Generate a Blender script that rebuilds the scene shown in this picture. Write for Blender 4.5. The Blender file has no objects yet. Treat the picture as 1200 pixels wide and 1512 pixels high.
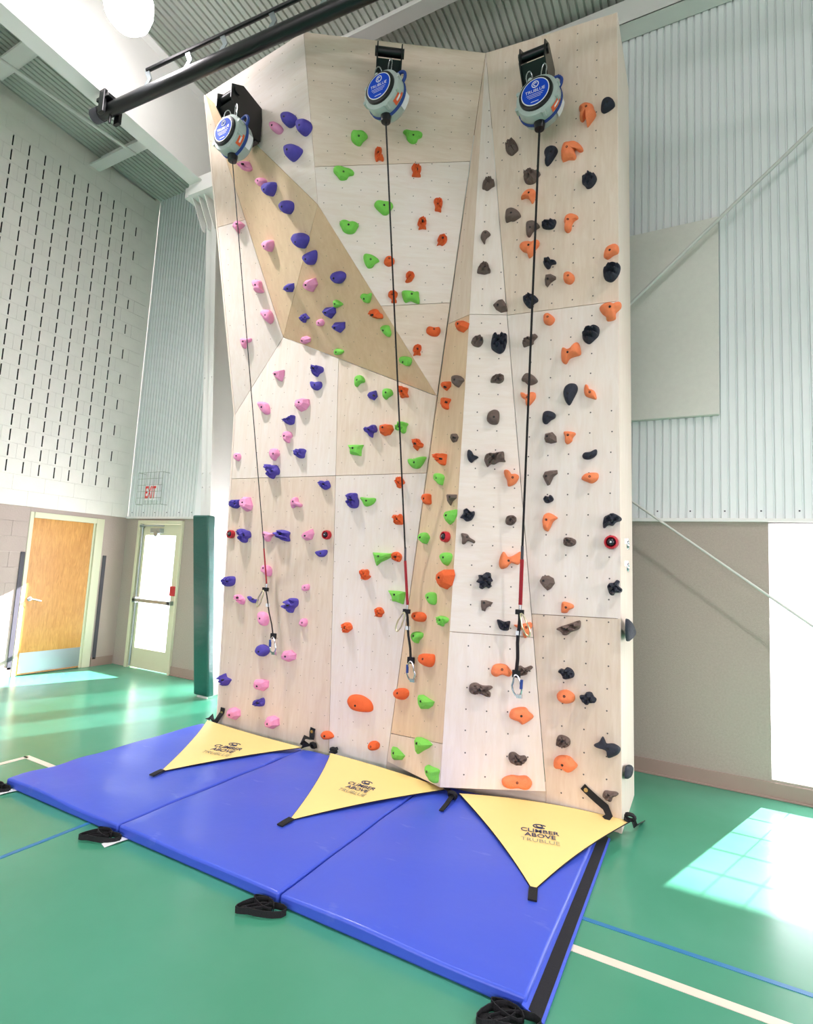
import bpy, math, random
from mathutils import Vector, Matrix
random.seed(7)
S = bpy.context.scene
COL = S.collection
# ---------------------------------------------------------------- camera
FPX = 810.37
RM = ((0.88084676,-0.05229173,0.47050457),(-0.00207049,0.99344556,0.11428746),(-0.47339697,-0.10164391,0.87496504))
CAMH = 1.7
cd = bpy.data.cameras.new('camera'); cam = bpy.data.objects.new('camera', cd); COL.objects.link(cam); S.camera = cam
cd.sensor_fit = 'VERTICAL'; cd.sensor_height = 24.0; cd.sensor_width = 24.0; cd.lens = FPX/1512*24.0
cd.clip_start = 0.05; cd.clip_end = 200
rt = Vector((RM[0][0],RM[0][2],-RM[0][1])); dn = Vector((RM[1][0],RM[1][2],-RM[1][1])); fw = Vector((RM[2][0],RM[2][2],-RM[2][1]))
m3 = Matrix((rt, -dn, -fw)).transposed()
cam.matrix_world = Matrix.Translation((0,0,CAMH)) @ m3.to_4x4()
# ---------------------------------------------------------------- world, sun, exposure
EXPOSURE = 0.04
SKY = 2.6
SUN = 60.0
LAMP = 34.0
SPOT = 40.0
BEAM = 760.0
FILL_L = 370.0
w = bpy.data.worlds.new('world'); S.world = w; w.use_nodes = True
bg = w.node_tree.nodes['Background']; bg.inputs[0].default_value = (0.93,0.97,1,1); bg.inputs[1].default_value = SKY
sd = bpy.data.lights.new('sun','SUN'); sd.energy = SUN; sd.angle = 0.01; sd.color = (1,0.90,0.95)
so = bpy.data.objects.new('sun', sd); COL.objects.link(so)
so.rotation_euler = Vector((-0.36,-1,-0.55)).to_track_quat('-Z','Y').to_euler(); so.location = (2,12,8)
for nm,loc,rot,sx,sy,pw in (('fill_front',(-1,-6.95,2.0),(math.radians(72),0,0),12.0,2.6,1.0),('fill_right',(5.95,-1.0,2.0),(math.radians(72),0,math.pi/2),9.0,2.6,.85)):  # area fills added to brighten the lower walls; these walls have no windows
    ld = bpy.data.lights.new(nm,'AREA'); ld.shape = 'RECTANGLE'; ld.size = sx; ld.size_y = sy; ld.energy = FILL_L*pw; ld.color = (1,.885,.99); ld.spread = math.radians(115)
    lo = bpy.data.objects.new(nm, ld); COL.objects.link(lo); lo.location = loc; lo.rotation_euler = rot
S.view_settings.view_transform = 'Standard'; S.view_settings.look = 'None'
S.view_settings.exposure = EXPOSURE; S.view_settings.gamma = 1.0; S.view_settings.use_curve_mapping = False

# ---------------------------------------------------------------- points from image directions
def ray(u,v):
    a,b = (u-600)/FPX,(v-756)/FPX
    return rt*a + dn*b + fw
O = Vector((0,0,CAMH))
def onx(u,v,x): d = ray(u,v); return O + d*(x/d.x)
def ony(u,v,y): d = ray(u,v); return O + d*(y/d.y)
def onz(u,v,z): d = ray(u,v); return O + d*((z-CAMH)/d.z)
def onp(u,v,P,n): d = ray(u,v); return O + d*((P-O).dot(n)/d.dot(n))

# ---------------------------------------------------------------- materials
MATS = {}
def lin(c):
    return tuple((x/255/12.92) if x/255 <= .04045 else ((x/255+.055)/1.055)**2.4 for x in c)
def mat(name, rgb, rough=.6, metal=0, var=.06, scale=6, bump=0, bscale=40, spec=.5, stretch=(1,1,1), emit=None, coat=0):
    if name in MATS: return MATS[name]
    m = bpy.data.materials.new(name); m.use_nodes = True; nt = m.node_tree; b = nt.nodes['Principled BSDF']
    c = lin(rgb)
    tc = nt.nodes.new('ShaderNodeTexCoord'); mp = nt.nodes.new('ShaderNodeMapping'); mp.inputs['Scale'].default_value = stretch
    nt.links.new(tc.outputs['Object'], mp.inputs[0])
    no = nt.nodes.new('ShaderNodeTexNoise'); no.inputs['Scale'].default_value = scale; no.inputs['Detail'].default_value = 5
    nt.links.new(mp.outputs[0], no.inputs[0])
    mx = nt.nodes.new('ShaderNodeMix'); mx.data_type = 'RGBA'
    mx.inputs[6].default_value = tuple(x*(1-var) for x in c)+(1,); mx.inputs[7].default_value = tuple(min(1,x*(1+var)) for x in c)+(1,)
    nt.links.new(no.outputs[0], mx.inputs[0]); nt.links.new(mx.outputs[2], b.inputs['Base Color'])
    b.inputs['Roughness'].default_value = rough; b.inputs['Metallic'].default_value = metal
    b.inputs['Specular IOR Level'].default_value = spec
    if coat: b.inputs['Coat Weight'].default_value = coat; b.inputs['Coat Roughness'].default_value = .15
    if bump:
        n2 = nt.nodes.new('ShaderNodeTexNoise'); n2.inputs['Scale'].default_value = bscale; n2.inputs['Detail'].default_value = 4
        nt.links.new(mp.outputs[0], n2.inputs[0])
        bp = nt.nodes.new('ShaderNodeBump'); bp.inputs['Strength'].default_value = bump; bp.inputs['Distance'].default_value = .02
        nt.links.new(n2.outputs[0], bp.inputs['Height']); nt.links.new(bp.outputs[0], b.inputs['Normal'])
    if emit:
        b.inputs['Emission Color'].default_value = lin(emit[0])+(1,); b.inputs['Emission Strength'].default_value = emit[1]
    MATS[name] = m; return m
def wood(name, rgb, rgb2, stretch, seed=0, rough=.45, ring=0):
    m = bpy.data.materials.new(name); m.use_nodes = True; nt = m.node_tree; b = nt.nodes['Principled BSDF']
    tc = nt.nodes.new('ShaderNodeTexCoord'); mp = nt.nodes.new('ShaderNodeMapping'); mp.inputs['Scale'].default_value = stretch
    mp.inputs['Location'].default_value = (seed*1.7, seed*2.3, seed*.9)
    nt.links.new(tc.outputs['Object'], mp.inputs[0])
    n1 = nt.nodes.new('ShaderNodeTexNoise'); n1.inputs['Scale'].default_value = 3.0; n1.inputs['Detail'].default_value = 8; n1.inputs['Roughness'].default_value = .65
    n1.inputs['Distortion'].default_value = .6 + ring
    nt.links.new(mp.outputs[0], n1.inputs[0])
    mp2 = nt.nodes.new('ShaderNodeMapping'); mp2.inputs['Scale'].default_value = (1.2,1.2,1.2); mp2.inputs['Location'].default_value = (seed,seed,seed)
    nt.links.new(tc.outputs['Object'], mp2.inputs[0])
    n2 = nt.nodes.new('ShaderNodeTexNoise'); n2.inputs['Scale'].default_value = 1.3; n2.inputs['Detail'].default_value = 3
    nt.links.new(mp2.outputs[0], n2.inputs[0])
    ad = nt.nodes.new('ShaderNodeMath'); ad.operation = 'MULTIPLY_ADD'; ad.inputs[1].default_value = .5
    nt.links.new(n2.outputs[0], ad.inputs[0]); nt.links.new(n1.outputs[0], ad.inputs[2])
    cr = nt.nodes.new('ShaderNodeValToRGB'); cr.color_ramp.elements[0].position = .5; cr.color_ramp.elements[1].position = 1.0
    cr.color_ramp.elements[0].color = lin(rgb2)+(1,); cr.color_ramp.elements[1].color = lin(rgb)+(1,)
    nt.links.new(ad.outputs[0], cr.inputs[0]); nt.links.new(cr.outputs[0], b.inputs['Base Color'])
    b.inputs['Roughness'].default_value = rough; b.inputs['Specular IOR Level'].default_value = .35
    MATS[name] = m; return m
def glassmat(name, tint=(.95,.98,1), t=.85, rough=.05, diffuse=0.0):
    m = bpy.data.materials.new(name); m.use_nodes = True; nt = m.node_tree
    for n in list(nt.nodes): nt.nodes.remove(n)
    o = nt.nodes.new('ShaderNodeOutputMaterial'); mx = nt.nodes.new('ShaderNodeMixShader')
    tr = nt.nodes.new('ShaderNodeBsdfTransparent'); tr.inputs[0].default_value = tint+(1,)
    gl = nt.nodes.new('ShaderNodeBsdfGlossy'); gl.inputs['Roughness'].default_value = rough
    mx.inputs[0].default_value = 1-t
    nt.links.new(tr.outputs[0], mx.inputs[1])
    if diffuse:
        tl = nt.nodes.new('ShaderNodeBsdfTranslucent'); tl.inputs[0].default_value = (.95,.97,1,1)
        m2 = nt.nodes.new('ShaderNodeMixShader'); m2.inputs[0].default_value = diffuse
        nt.links.new(gl.outputs[0], m2.inputs[1]); nt.links.new(tl.outputs[0], m2.inputs[2]); nt.links.new(m2.outputs[0], mx.inputs[2])
    else: nt.links.new(gl.outputs[0], mx.inputs[2])
    nt.links.new(mx.outputs[0], o.inputs[0]); MATS[name] = m; return m

M_cream = mat('cream_paint', (244,240,230), .7, bump=.15, bscale=60)
M_taupe = mat('taupe_paint', (182,166,156), .65, bump=.15, bscale=60)
M_dark = mat('slot_dark', (30,28,26), .9)
M_corr = mat('pale_green_sheet', (230,236,234), .42, var=.02, spec=.5)
M_deck = mat('roof_deck', (196,200,190), .5, var=.03)
M_steel = mat('cream_steel', (230,230,224), .45, var=.02)
M_felt = mat('acoustic_felt', (222,222,212), .95, var=.05, scale=20, bump=.3, bscale=150)
M_carpet = mat('wall_carpet', (176,164,152), .95, var=.14, scale=60, bump=.4, bscale=180)
M_base = mat('rubber_base', (160,138,126), .5)
M_white = mat('white_paint', (246,247,248), .5, var=.02)
M_frame = mat('door_frame_paint', (214,214,184), .4, var=.02)
M_black = mat('black_steel', (14,16,18), .35, var=.1)
M_web = mat('black_webbing', (16,16,20), .8, bump=.3, bscale=200)
M_red = mat('red_webbing', (165,28,42), .8, bump=.3, bscale=200)
M_chrome = mat('bright_steel', (205,208,212), .25, metal=1, var=.02)
M_kick = mat('kick_plate', (170,180,184), .35, metal=.9, var=.03)
M_yel = mat('yellow_vinyl', (250,219,142), .55, var=.02, bump=.05, bscale=30)
M_ink = mat('navy_ink', (52,62,96), .6)
M_ink2 = mat('grey_ink', (160,158,130), .6)
M_blue = mat('device_blue', (26,72,190), .75, var=.03, spec=.15)
M_navy = mat('blue_strap', (34,66,140), .6, var=.05)
M_body = mat('device_shell', (172,186,178), .6, var=.02)
M_org = mat('orange_label', (226,96,48), .5)
M_wht = mat('white_label', (232,234,234), .5)
M_pad = mat('green_vinyl', (18,84,74), .3, var=.06, bump=.35, bscale=5, stretch=(1,1,3), coat=.4)
M_plast = mat('grey_protector', (72,70,78), .6)
M_exitr = mat('exit_red', (230,50,40), .5)
M_wire = mat('wire_guard', (150,165,150), .4, metal=.4)
M_line_w = mat('court_white', (222,214,196), .4, var=.03)
M_line_b = mat('court_blue', (44,120,170), .4, var=.03)
M_pull = mat('fire_red', (190,40,50), .4)
M_ext = mat('concrete_outside', (190,188,180), .9)
M_wallw = mat('gym_white', (205,208,200), .8)
M_glass = glassmat('door_glass', t=.9)
M_block = glassmat('glass_block', tint=(.96,.985,1), t=.72, rough=.15, diffuse=.8)
M_lamp = mat('lamp_globe', (255,255,255), .3, emit=((255,246,250), LAMP))
M_doorw = wood('oak_veneer', (222,166,90), (176,116,52), (7,7,.9), 3, .35, ring=2.2)
M_floorm = None
def floor_mat():
    m = bpy.data.materials.new('green_court'); m.use_nodes = True; nt = m.node_tree; b = nt.nodes['Principled BSDF']
    tc = nt.nodes.new('ShaderNodeTexCoord')
    n = nt.nodes.new('ShaderNodeTexNoise'); n.inputs['Scale'].default_value = 1.2; n.inputs['Detail'].default_value = 6
    nt.links.new(tc.outputs['Object'], n.inputs[0])
    cr = nt.nodes.new('ShaderNodeValToRGB'); cr.color_ramp.elements[0].position = .3; cr.color_ramp.elements[1].position = .75
    cr.color_ramp.elements[0].color = lin((62,142,110))+(1,); cr.color_ramp.elements[1].color = lin((80,154,126))+(1,)
    nt.links.new(n.outputs[0], cr.inputs[0])
    # scuffs: sparse light streaks
    mp = nt.nodes.new('ShaderNodeMapping'); mp.inputs['Scale'].default_value = (2,9,1); mp.inputs['Rotation'].default_value = (0,0,.6)
    nt.links.new(tc.outputs['Object'], mp.inputs[0])
    n2 = nt.nodes.new('ShaderNodeTexNoise'); n2.inputs['Scale'].default_value = 2; n2.inputs['Detail'].default_value = 3
    nt.links.new(mp.outputs[0], n2.inputs[0])
    c2 = nt.nodes.new('ShaderNodeValToRGB'); c2.color_ramp.elements[0].position = .60; c2.color_ramp.elements[1].position = .95
    c2.color_ramp.elements[1].color = (.12,.12,.12,1)
    nt.links.new(n2.outputs[0], c2.inputs[0])
    mx = nt.nodes.new('ShaderNodeMix'); mx.data_type = 'RGBA'; mx.inputs[7].default_value = lin((150,200,170))+(1,)
    nt.links.new(c2.outputs[0], mx.inputs[0]); nt.links.new(cr.outputs[0], mx.inputs[6]); nt.links.new(cr.outputs[0], b.inputs['Base Color'])
    rr = nt.nodes.new('ShaderNodeMapRange'); rr.inputs[3].default_value = .17; rr.inputs[4].default_value = .30
    nt.links.new(n.outputs[0], rr.inputs[0]); nt.links.new(rr.outputs[0], b.inputs['Roughness'])
    b.inputs['Specular IOR Level'].default_value = .55
    return m
def mat_vinyl():
    m = mat('blue_mat_vinyl', (62,88,206), .42, var=.03, scale=2, bump=.2, bscale=3.5, coat=.15)
    nt = m.node_tree; b = nt.nodes['Principled BSDF']
    old = b.inputs['Base Color'].links[0].from_socket
    tc = nt.nodes.new('ShaderNodeTexCoord'); mp = nt.nodes.new('ShaderNodeMapping'); mp.inputs['Scale'].default_value = (1,3,1); mp.inputs['Rotation'].default_value = (0,0,-.5)
    nt.links.new(tc.outputs['Object'], mp.inputs[0])
    n2 = nt.nodes.new('ShaderNodeTexNoise'); n2.inputs['Scale'].default_value = 5; n2.inputs['Detail'].default_value = 8; nt.links.new(mp.outputs[0], n2.inputs[0])
    c2 = nt.nodes.new('ShaderNodeValToRGB'); c2.color_ramp.elements[0].position = .66; c2.color_ramp.elements[1].position = .85; c2.color_ramp.elements[1].color = (.4,.4,.4,1)
    nt.links.new(n2.outputs[0], c2.inputs[0])
    mx = nt.nodes.new('ShaderNodeMix'); mx.data_type = 'RGBA'; mx.inputs[7].default_value = lin((150,160,225))+(1,)
    nt.links.new(c2.outputs[0], mx.inputs[0]); nt.links.new(old, mx.inputs[6]); nt.links.new(mx.outputs[2], b.inputs['Base Color'])
    return m
M_floor = floor_mat(); M_mat = mat_vinyl()

# ---------------------------------------------------------------- mesh helpers
class MB:
    def __init__(s): s.v = []; s.f = []
    def add(s, vs, fs):
        n = len(s.v); s.v += [tuple(p) for p in vs]; s.f += [tuple(i+n for i in f) for f in fs]; return s
    def box(s, x0,x1,y0,y1,z0,z1, M=None):
        vs = [Vector((x,y,z)) for x in (x0,x1) for y in (y0,y1) for z in (z0,z1)]
        if M: vs = [M@p for p in vs]
        return s.add(vs, [(0,1,3,2),(4,6,7,5),(0,4,5,1),(2,3,7,6),(0,2,6,4),(1,5,7,3)])
    def prism(s, top, bot):
        n = len(top); return s.add(list(top)+list(bot), [tuple(range(n)), tuple(range(2*n-1,n-1,-1))]+[(i,i+n,(i+1)%n+n,(i+1)%n) for i in range(n)])
    def tube(s, pts, r, k=8, closed=False, flat=None):
        pts = [Vector(p) for p in pts]; n = len(pts); rings = []
        up = Vector((0,0,1))
        for i,p in enumerate(pts):
            a = pts[(i-1)%n] if (closed or i>0) else p; b = pts[(i+1)%n] if (closed or i<n-1) else p
            t = (b-a).normalized()
            if i == 0: u = t.orthogonal().normalized() if flat is None else (flat-t*flat.dot(t)).normalized()
            else:
                u = (u - t*u.dot(t)) if flat is None else (flat-t*flat.dot(t)); u.normalize()
            v = t.cross(u)
            rr = r[i] if isinstance(r,(list,tuple)) and not isinstance(r,tuple) else r
            if isinstance(r, tuple): rings.append([p+u*(r[0]*math.cos(2*math.pi*j/k))+v*(r[1]*math.sin(2*math.pi*j/k)) for j in range(k)])
            else: rings.append([p+u*(rr*math.cos(2*math.pi*j/k))+v*(rr*math.sin(2*math.pi*j/k)) for j in range(k)])
        vs = [q for R in rings for q in R]; fs = []
        for i in range(n if closed else n-1):
            for j in range(k): fs.append((i*k+j, i*k+(j+1)%k, ((i+1)%n)*k+(j+1)%k, ((i+1)%n)*k+j))
        if not closed: fs += [tuple(range(k-1,-1,-1)), tuple(range((n-1)*k, n*k))]
        return s.add(vs, fs)
    def strip(s, pts, wdir, w, t=.003):   # flat webbing: centre line, width direction(s)
        pts = [Vector(p) for p in pts]; n = len(pts); vs = []
        for i,p in enumerate(pts):
            tt = (pts[min(i+1,n-1)]-pts[max(i-1,0)]).normalized()
            wd = (wdir[i] if isinstance(wdir,list) else wdir); wd = (wd-tt*wd.dot(tt)).normalized(); nn = tt.cross(wd)
            vs += [p+wd*w/2+nn*t/2, p-wd*w/2+nn*t/2, p-wd*w/2-nn*t/2, p+wd*w/2-nn*t/2]
        fs = [(3,2,1,0), tuple(range(4*n-4,4*n))]
        for i in range(n-1):
            for j in range(4): fs.append((i*4+j, i*4+(j+1)%4, (i+1)*4+(j+1)%4, (i+1)*4+j))
        return s.add(vs, fs)
    def lathe(s, prof, k=24, M=None):     # profile of (r, h) about local z
        vs = [Vector((r*math.cos(2*math.pi*j/k), r*math.sin(2*math.pi*j/k), h)) for r,h in prof for j in range(k)]
        if M: vs = [M@p for p in vs]
        fs = [(i*k+j, i*k+(j+1)%k, (i+1)*k+(j+1)%k, (i+1)*k+j) for i in range(len(prof)-1) for j in range(k)]
        fs += [tuple(range(k-1,-1,-1)), tuple(range((len(prof)-1)*k, len(prof)*k))]
        return s.add(vs, fs)
    def build(s, name, m, parent=None, smooth=False, origin=None, bevel=0):
        me = bpy.data.meshes.new(name)
        o0 = Vector(origin) if origin is not None else Vector((0,0,0))
        me.from_pydata([Vector(p)-o0 for p in s.v], [], s.f); me.materials.append(m); me.validate(); me.update()
        if smooth:
            me.polygons.foreach_set('use_smooth', [True]*len(me.polygons))
            if smooth != 'all': me.set_sharp_from_angle(angle=math.radians(smooth if smooth > 1 else 40))
        o = bpy.data.objects.new(name, me); COL.objects.link(o)
        if origin is not None: o.location = o0
        if parent:
            o.parent = parent; o.location = o0 - PLOC.get(parent.name, Vector((0,0,0)))
        PLOC[o.name] = PLOC.get(parent.name, Vector((0,0,0))) + Vector(o.location) if parent else Vector(o.location)
        if bevel:
            b = o.modifiers.new('bevel','BEVEL'); b.width = bevel; b.segments = 2; b.limit_method = 'ANGLE'
        return o
PLOC = {}
def empty(name, loc):
    o = bpy.data.objects.new(name, None); o.location = loc; COL.objects.link(o); PLOC[o.name] = Vector(loc); return o
def tag(o, label=None, cat=None, group=None, kind=None):
    for k,v in (('label',label),('category',cat),('group',group),('kind',kind)):
        if v: o[k] = v
    return o
def text_mesh(txt, size, extrude=.0005, off=.0):
    c = bpy.data.curves.new('t','FONT'); c.body = txt; c.size = size; c.align_x = 'CENTER'; c.align_y = 'CENTER'; c.extrude = extrude; c.resolution_u = 3; c.offset = off
    t = bpy.data.objects.new('t', c); COL.objects.link(t)
    dg = bpy.context.evaluated_depsgraph_get(); me = bpy.data.meshes.new_from_object(t.evaluated_get(dg))
    bpy.data.objects.remove(t); return me
def put_text(name, txt, M, sx, sy, m, parent, bold=0):
    me = text_mesh(txt, 1.0, 0, bold); me.materials.clear(); me.materials.append(m)
    xs = [v.co.x for v in me.vertices]; ys = [v.co.y for v in me.vertices]; W = max(xs)-min(xs); H = max(ys)-min(ys)
    cx, cy = (max(xs)+min(xs))/2, (max(ys)+min(ys))/2
    T = M @ Matrix.Diagonal((sx/W, sy/H, 1, 1)) @ Matrix.Translation((-cx,-cy,0))
    me.transform(T); o = bpy.data.objects.new(name, me); COL.objects.link(o)
    if parent: o.parent = parent; me.transform(Matrix.Translation(-PLOC[parent.name]))
    return o
def frame(o, ex, ey):
    ex = ex.normalized(); ez = ex.cross(ey).normalized(); ey = ez.cross(ex)
    return Matrix.Translation(o) @ Matrix((ex,ey,ez)).transposed().to_4x4()

# ================================================================ THE SETTING
XL, YB, ZM = -8.02, 5.55, 2.28
XR, YF = 6.0, -7.0
def deck_z(y): return 7.62 + .05*(YB-y)
tag(MB().box(XL-.2,XR+.2,YF-.2,YB+.2,-.15,0).build('floor', M_floor), kind='structure')
# outside ground
tag(MB().box(-30,30,YB+.25,40,-.3,-.12).build('ground_outside', M_ext), kind='structure')
# court lines (thin painted film, parts of the floor)
def linebox(name, a, b, w, m):
    a = Vector((a[0],a[1],.0)); b = Vector((b[0],b[1],.0)); d = (b-a).normalized(); n = Vector((-d.y,d.x,0))*w/2
    t = [p+Vector((0,0,.0025)) for p in (a-n,b-n,b+n,a+n)]; bo = [p+Vector((0,0,-.002)) for p in (a-n,b-n,b+n,a+n)]
    return MB().prism(t, bo).build(name, m, bpy.data.objects['floor'])
p = onz(903,1424,0); linebox('white_court_line', (p.x-2.6,p.y+.02), (p.x+6,p.y), .05, M_line_w)
p = onz(908,1372,0); linebox('blue_court_line', (p.x-1.2,p.y), (p.x+6,p.y), .028, M_line_b)
q = onz(38,1117,0); linebox('white_court_line', (q.x,q.y), (q.x+2.2,q.y-.02), .05, M_line_w)
linebox('white_court_line', (q.x+.025,q.y), (q.x+.025,q.y-8), .05, M_line_w)
q = onz(56,1245,0); linebox('blue_court_line', (q.x,q.y+1.6), (q.x,q.y-8), .028, M_line_b)

# ---- back wall: profiled sheet above, blockwork below
def corr_x(name, x0, x1, y, z0, z1, pitch, groove, depth, m, parent=None):
    b = MB(); prof = []; x = x0
    while x < x1:
        prof += [(x,0),(x+pitch-groove,0),(x+pitch-groove*.72,depth),(x+pitch-groove*.28,depth)]; x += pitch
    prof.append((x,0)); vs = []; fs = []
    for px,d in prof: vs += [(px,y+d,z0),(px,y+d,z1)]
    for i in range(len(prof)-1): fs.append((2*i,2*i+2,2*i+3,2*i+1))
    b.add(vs, fs); b.box(x0,x,y+depth+.005,y+.2,z0,z1); return b.build(name, m, parent)
wb = corr_x('wall_back', XL, XR, YB, ZM, 7.75, .067, .02, .018, M_corr); wb['kind'] = 'structure'
# screw heads, low rows
mb = MB()
for x in [XL+.1+.27*i for i in range(40)]: mb.box(x-.006,x+.006,YB-.006,YB,ZM+.06,ZM+.072)
tag(mb.build('sheet_screws', M_plast, wb), kind='stuff')
MB().box(XL,XR,YB-.03,YB+.02,ZM-.03,ZM).build('drip_edge', M_steel, wb)
# lower back wall pieces round the openings (exit door and glass block window)
DX0, DX1, DZ = -7.70, -6.70, 2.22
WX0, WX1, WZ0, WZ1 = .50, 1.90, .15, 2.25
VX0, VX1 = -6.0, -4.4
lw = MB(); lw.box(XL,DX0,YB,YB+.2,0,ZM-.03); lw.box(DX0,DX1,YB,YB+.2,DZ,ZM-.03); lw.box(DX1,VX0,YB,YB+.2,0,ZM-.03); lw.box(VX0,VX1,YB,YB+.2,0,WZ0); lw.box(VX0,VX1,YB,YB+.2,WZ1,ZM-.03); lw.box(VX1,WX0,YB,YB+.2,0,ZM-.03)
lw.box(WX0,WX1,YB,YB+.2,0,WZ0); lw.box(WX0,WX1,YB,YB+.2,WZ1,ZM-.03); lw.box(WX1,XR,YB,YB+.2,0,ZM-.03)
tag(lw.build('wall_back_lower', M_carpet), kind='structure')
b = MB(); b.box(DX1+.0,XR,YB-.012,YB,.015,.13); b.box(DX1,XR,YB-.022,YB,0,.018)
tag(b.build('baseboard_back', M_base, bevel=.004), kind='structure')
# glass block windows (the right one in view, the left one mostly behind the climbing wall)
first = None
M_block2 = glassmat('glass_block_diffuse', tint=(.96,.985,1), t=.38, rough=.3, diffuse=.9)
def block_window(name, wx0, wx1, ncol, soft=False):
    global first
    win = empty(name, (wx0,YB,WZ0)); win['kind'] = 'structure'; nrow = 11; bw, bh = (wx1-wx0)/ncol, (WZ1-WZ0)/nrow
    for i in range(ncol):
        for j in range(nrow):
            if first is None:
                first = MB().box(.002,bw-.002,.04,.075,.002,bh-.002).build('glass_block', M_block, win, bevel=.006); first.location = (0,0,0); continue
            c = first.copy()
            if soft:
                if soft == 1: soft = first.data.copy(); soft.materials.clear(); soft.materials.append(M_block2)
                c.data = soft
            COL.objects.link(c); c.parent = win; c.location = (bw*i, 0, bh*j)
            # the block mesh is in window coordinates already
    b = MB()
    for i in range(ncol+1): b.box(wx0+bw*i-.0016,wx0+bw*i+.0016,YB+.05,YB+.066,WZ0,WZ1)
    for j in range(nrow+1): b.box(wx0,wx1,YB+.05,YB+.066,WZ0+bh*j-.0016,WZ0+bh*j+.0016)
    b.build('mortar_joints', M_block, win)
block_window('window_1', WX0, WX1, 7)
block_window('window_2', VX0, VX1, 8, 1)
tag(MB().box(.75,4.6,YB+.25,YB+2.5,2.42,2.55).build('sun_blocker_outside', M_ext), kind='structure')  # unseen slab added to keep the sun off the right window's upper blocks
# ---- left wall in blocks
lf = MB().box(XL-.2,XL-.06,YF,YB+.2,0,7.9).build('wall_left', M_cream); lf['kind'] = 'structure'
BL, BH = .406, .2045
def block_mesh(name, L, slots, m, mdark, H=BH):
    me = bpy.data.meshes.new(name); g = .0012; x = .06
    ys = [g]
    for s_ in slots: ys += [s_-.008, s_+.008]
    ys.append(L-g); z0, z1, z2, z3 = g, .024, H-.024, H-g
    b = MB(); mi = []
    def q(y0,y1,a,c,d=x,mt=0):
        b.add([(d,y0,a),(d,y1,a),(d,y1,c),(d,y0,c)], [(0,1,2,3)]); mi.append(mt)
    q(g,L-g,z0,z1); q(g,L-g,z2,z3)
    for i in range(0,len(ys),2): q(ys[i],ys[i+1],z1,z2)
    for s_ in slots:
        q(s_-.008,s_+.008,z1,z2,x-.05,1)
        for yy in (s_-.008,s_+.008):
            b.add([(x,yy,z1),(x,yy,z2),(x-.05,yy,z2),(x-.05,yy,z1)], [(0,1,2,3)]); mi.append(1)
    b.add([(x,g,z0),(x,L-g,z0),(x,L-g,z3),(x,g,z3),(0,g,z0),(0,L-g,z0),(0,L-g,z3),(0,g,z3)], [(0,4,5,1),(3,2,6,7),(0,3,7,4),(1,5,6,2)]); mi += [0]*4
    me.from_pydata(b.v, [], b.f); me.materials.append(m); me.materials.append(mdark)
    for p_,i in zip(me.polygons, mi): p_.material_index = i
    return me
mb2 = block_mesh('block_slotted', BL, (.101,.304), M_cream, M_dark)
mb0 = block_mesh('block_plain', BL, (), M_cream, M_dark)
mbh = block_mesh('block_half', BL/2, (), M_cream, M_dark)
mbh1 = block_mesh('block_half_slotted', BL/2, (.101,), M_cream, M_dark)
def putblock(me, y, z, x=XL-.06):
    o = bpy.data.objects.new('concrete_block', me); COL.objects.link(o); o.parent = lf; o.location = (x,y,z)
nblk = 0
YE = 5.475
for c in range(26):
    z = 2.26+.0 + c*BH; slotted = 2 <= c < 24
    off = 0 if c%2 == 0 else 1
    # even: a block ends at the last slot column; odd: shifted by half a block
    yend = 5.275 if off == 0 else 5.275-.203
    y = yend
    while y > 2.3:
        y -= BL; putblock(mb2 if slotted else mb0, y, z); nblk += 1
    if off == 0: putblock(mbh, 5.275, z)
    else: putblock(mb0, yend, z)
# upper wall remaining face (out of frame, near camera) and corner return
MB().box(XL-.06,XL,YF,1.95,2.27,7.8).build('wall_face', M_cream, lf)
MB().box(XL-.06,XL-.002,YE,YB,2.26,7.7).build('corner_return', M_cream, lf)
# lower part: taupe blocks, wooden door opening from y 4.24 to 5.06
DY0, DY1, DTZ = 4.17, 5.05, 2.12
FY0, FY1 = DY0-.05, DY1+.12
mbt = block_mesh('block_taupe', BL, (), M_taupe, M_dark, 2.26/11); mbth = block_mesh('block_taupe_half', BL/2, (), M_taupe, M_dark, 2.26/11)
for c in range(11):
    z = c*2.26/11
    yy = FY0
    if c%2: yy -= BL/2; putblock(mbth, yy, z)
    while yy > 2.6: yy -= BL; putblock(mbt, yy, z)
b = MB(); b.box(XL-.06,XL-.002,YF,yy-.2,0,2.26); b.box(XL-.06,XL,FY1,YB,0,2.26); b.box(XL-.06,XL,FY0,FY1,2.2,2.26); b.box(XL-.06,XL-.004,2.0,2.9,0,2.26)
b.build('lower_wall_face', M_taupe, lf)
b = MB(); b.box(XL,XL+.012,FY1+.02,YB-.02,0,.13); b.box(XL,XL+.012,YF,FY0-.02,0,.13)
tag(b.build('baseboard_left', M_base), kind='structure')
# other walls, ceiling
tag(MB().box(XR,XR+.2,YF,YB+.2,0,8.6).build('wall_right', M_wallw), kind='structure')
tag(MB().box(XL-.2,XR+.2,YF-.2,YF,0,8.6).build('wall_front', M_wallw), kind='structure')
b = MB(); x = XL-.1; prof = []
while x < XR: prof += [(x,0),(x+.050,0),(x+.056,.024),(x+.070,.024)]; x += .076
vs = []; fs = []
for px,d in prof: vs += [(px,YB+.2,deck_z(YB+.2)+d),(px,YF,deck_z(YF)+d)]
for i in range(len(prof)-1): fs.append((2*i,2*i+1,2*i+3,2*i+2))
b.add(vs,fs)
b.add([(XL-.3,YB+.3,deck_z(YB)+.06),(XR+.3,YB+.3,deck_z(YB)+.06),(XR+.3,YF,deck_z(YF)+.06),(XL-.3,YF,deck_z(YF)+.06)], [(0,1,2,3)])
tag(b.build('ceiling', M_deck), kind='structure')
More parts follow.
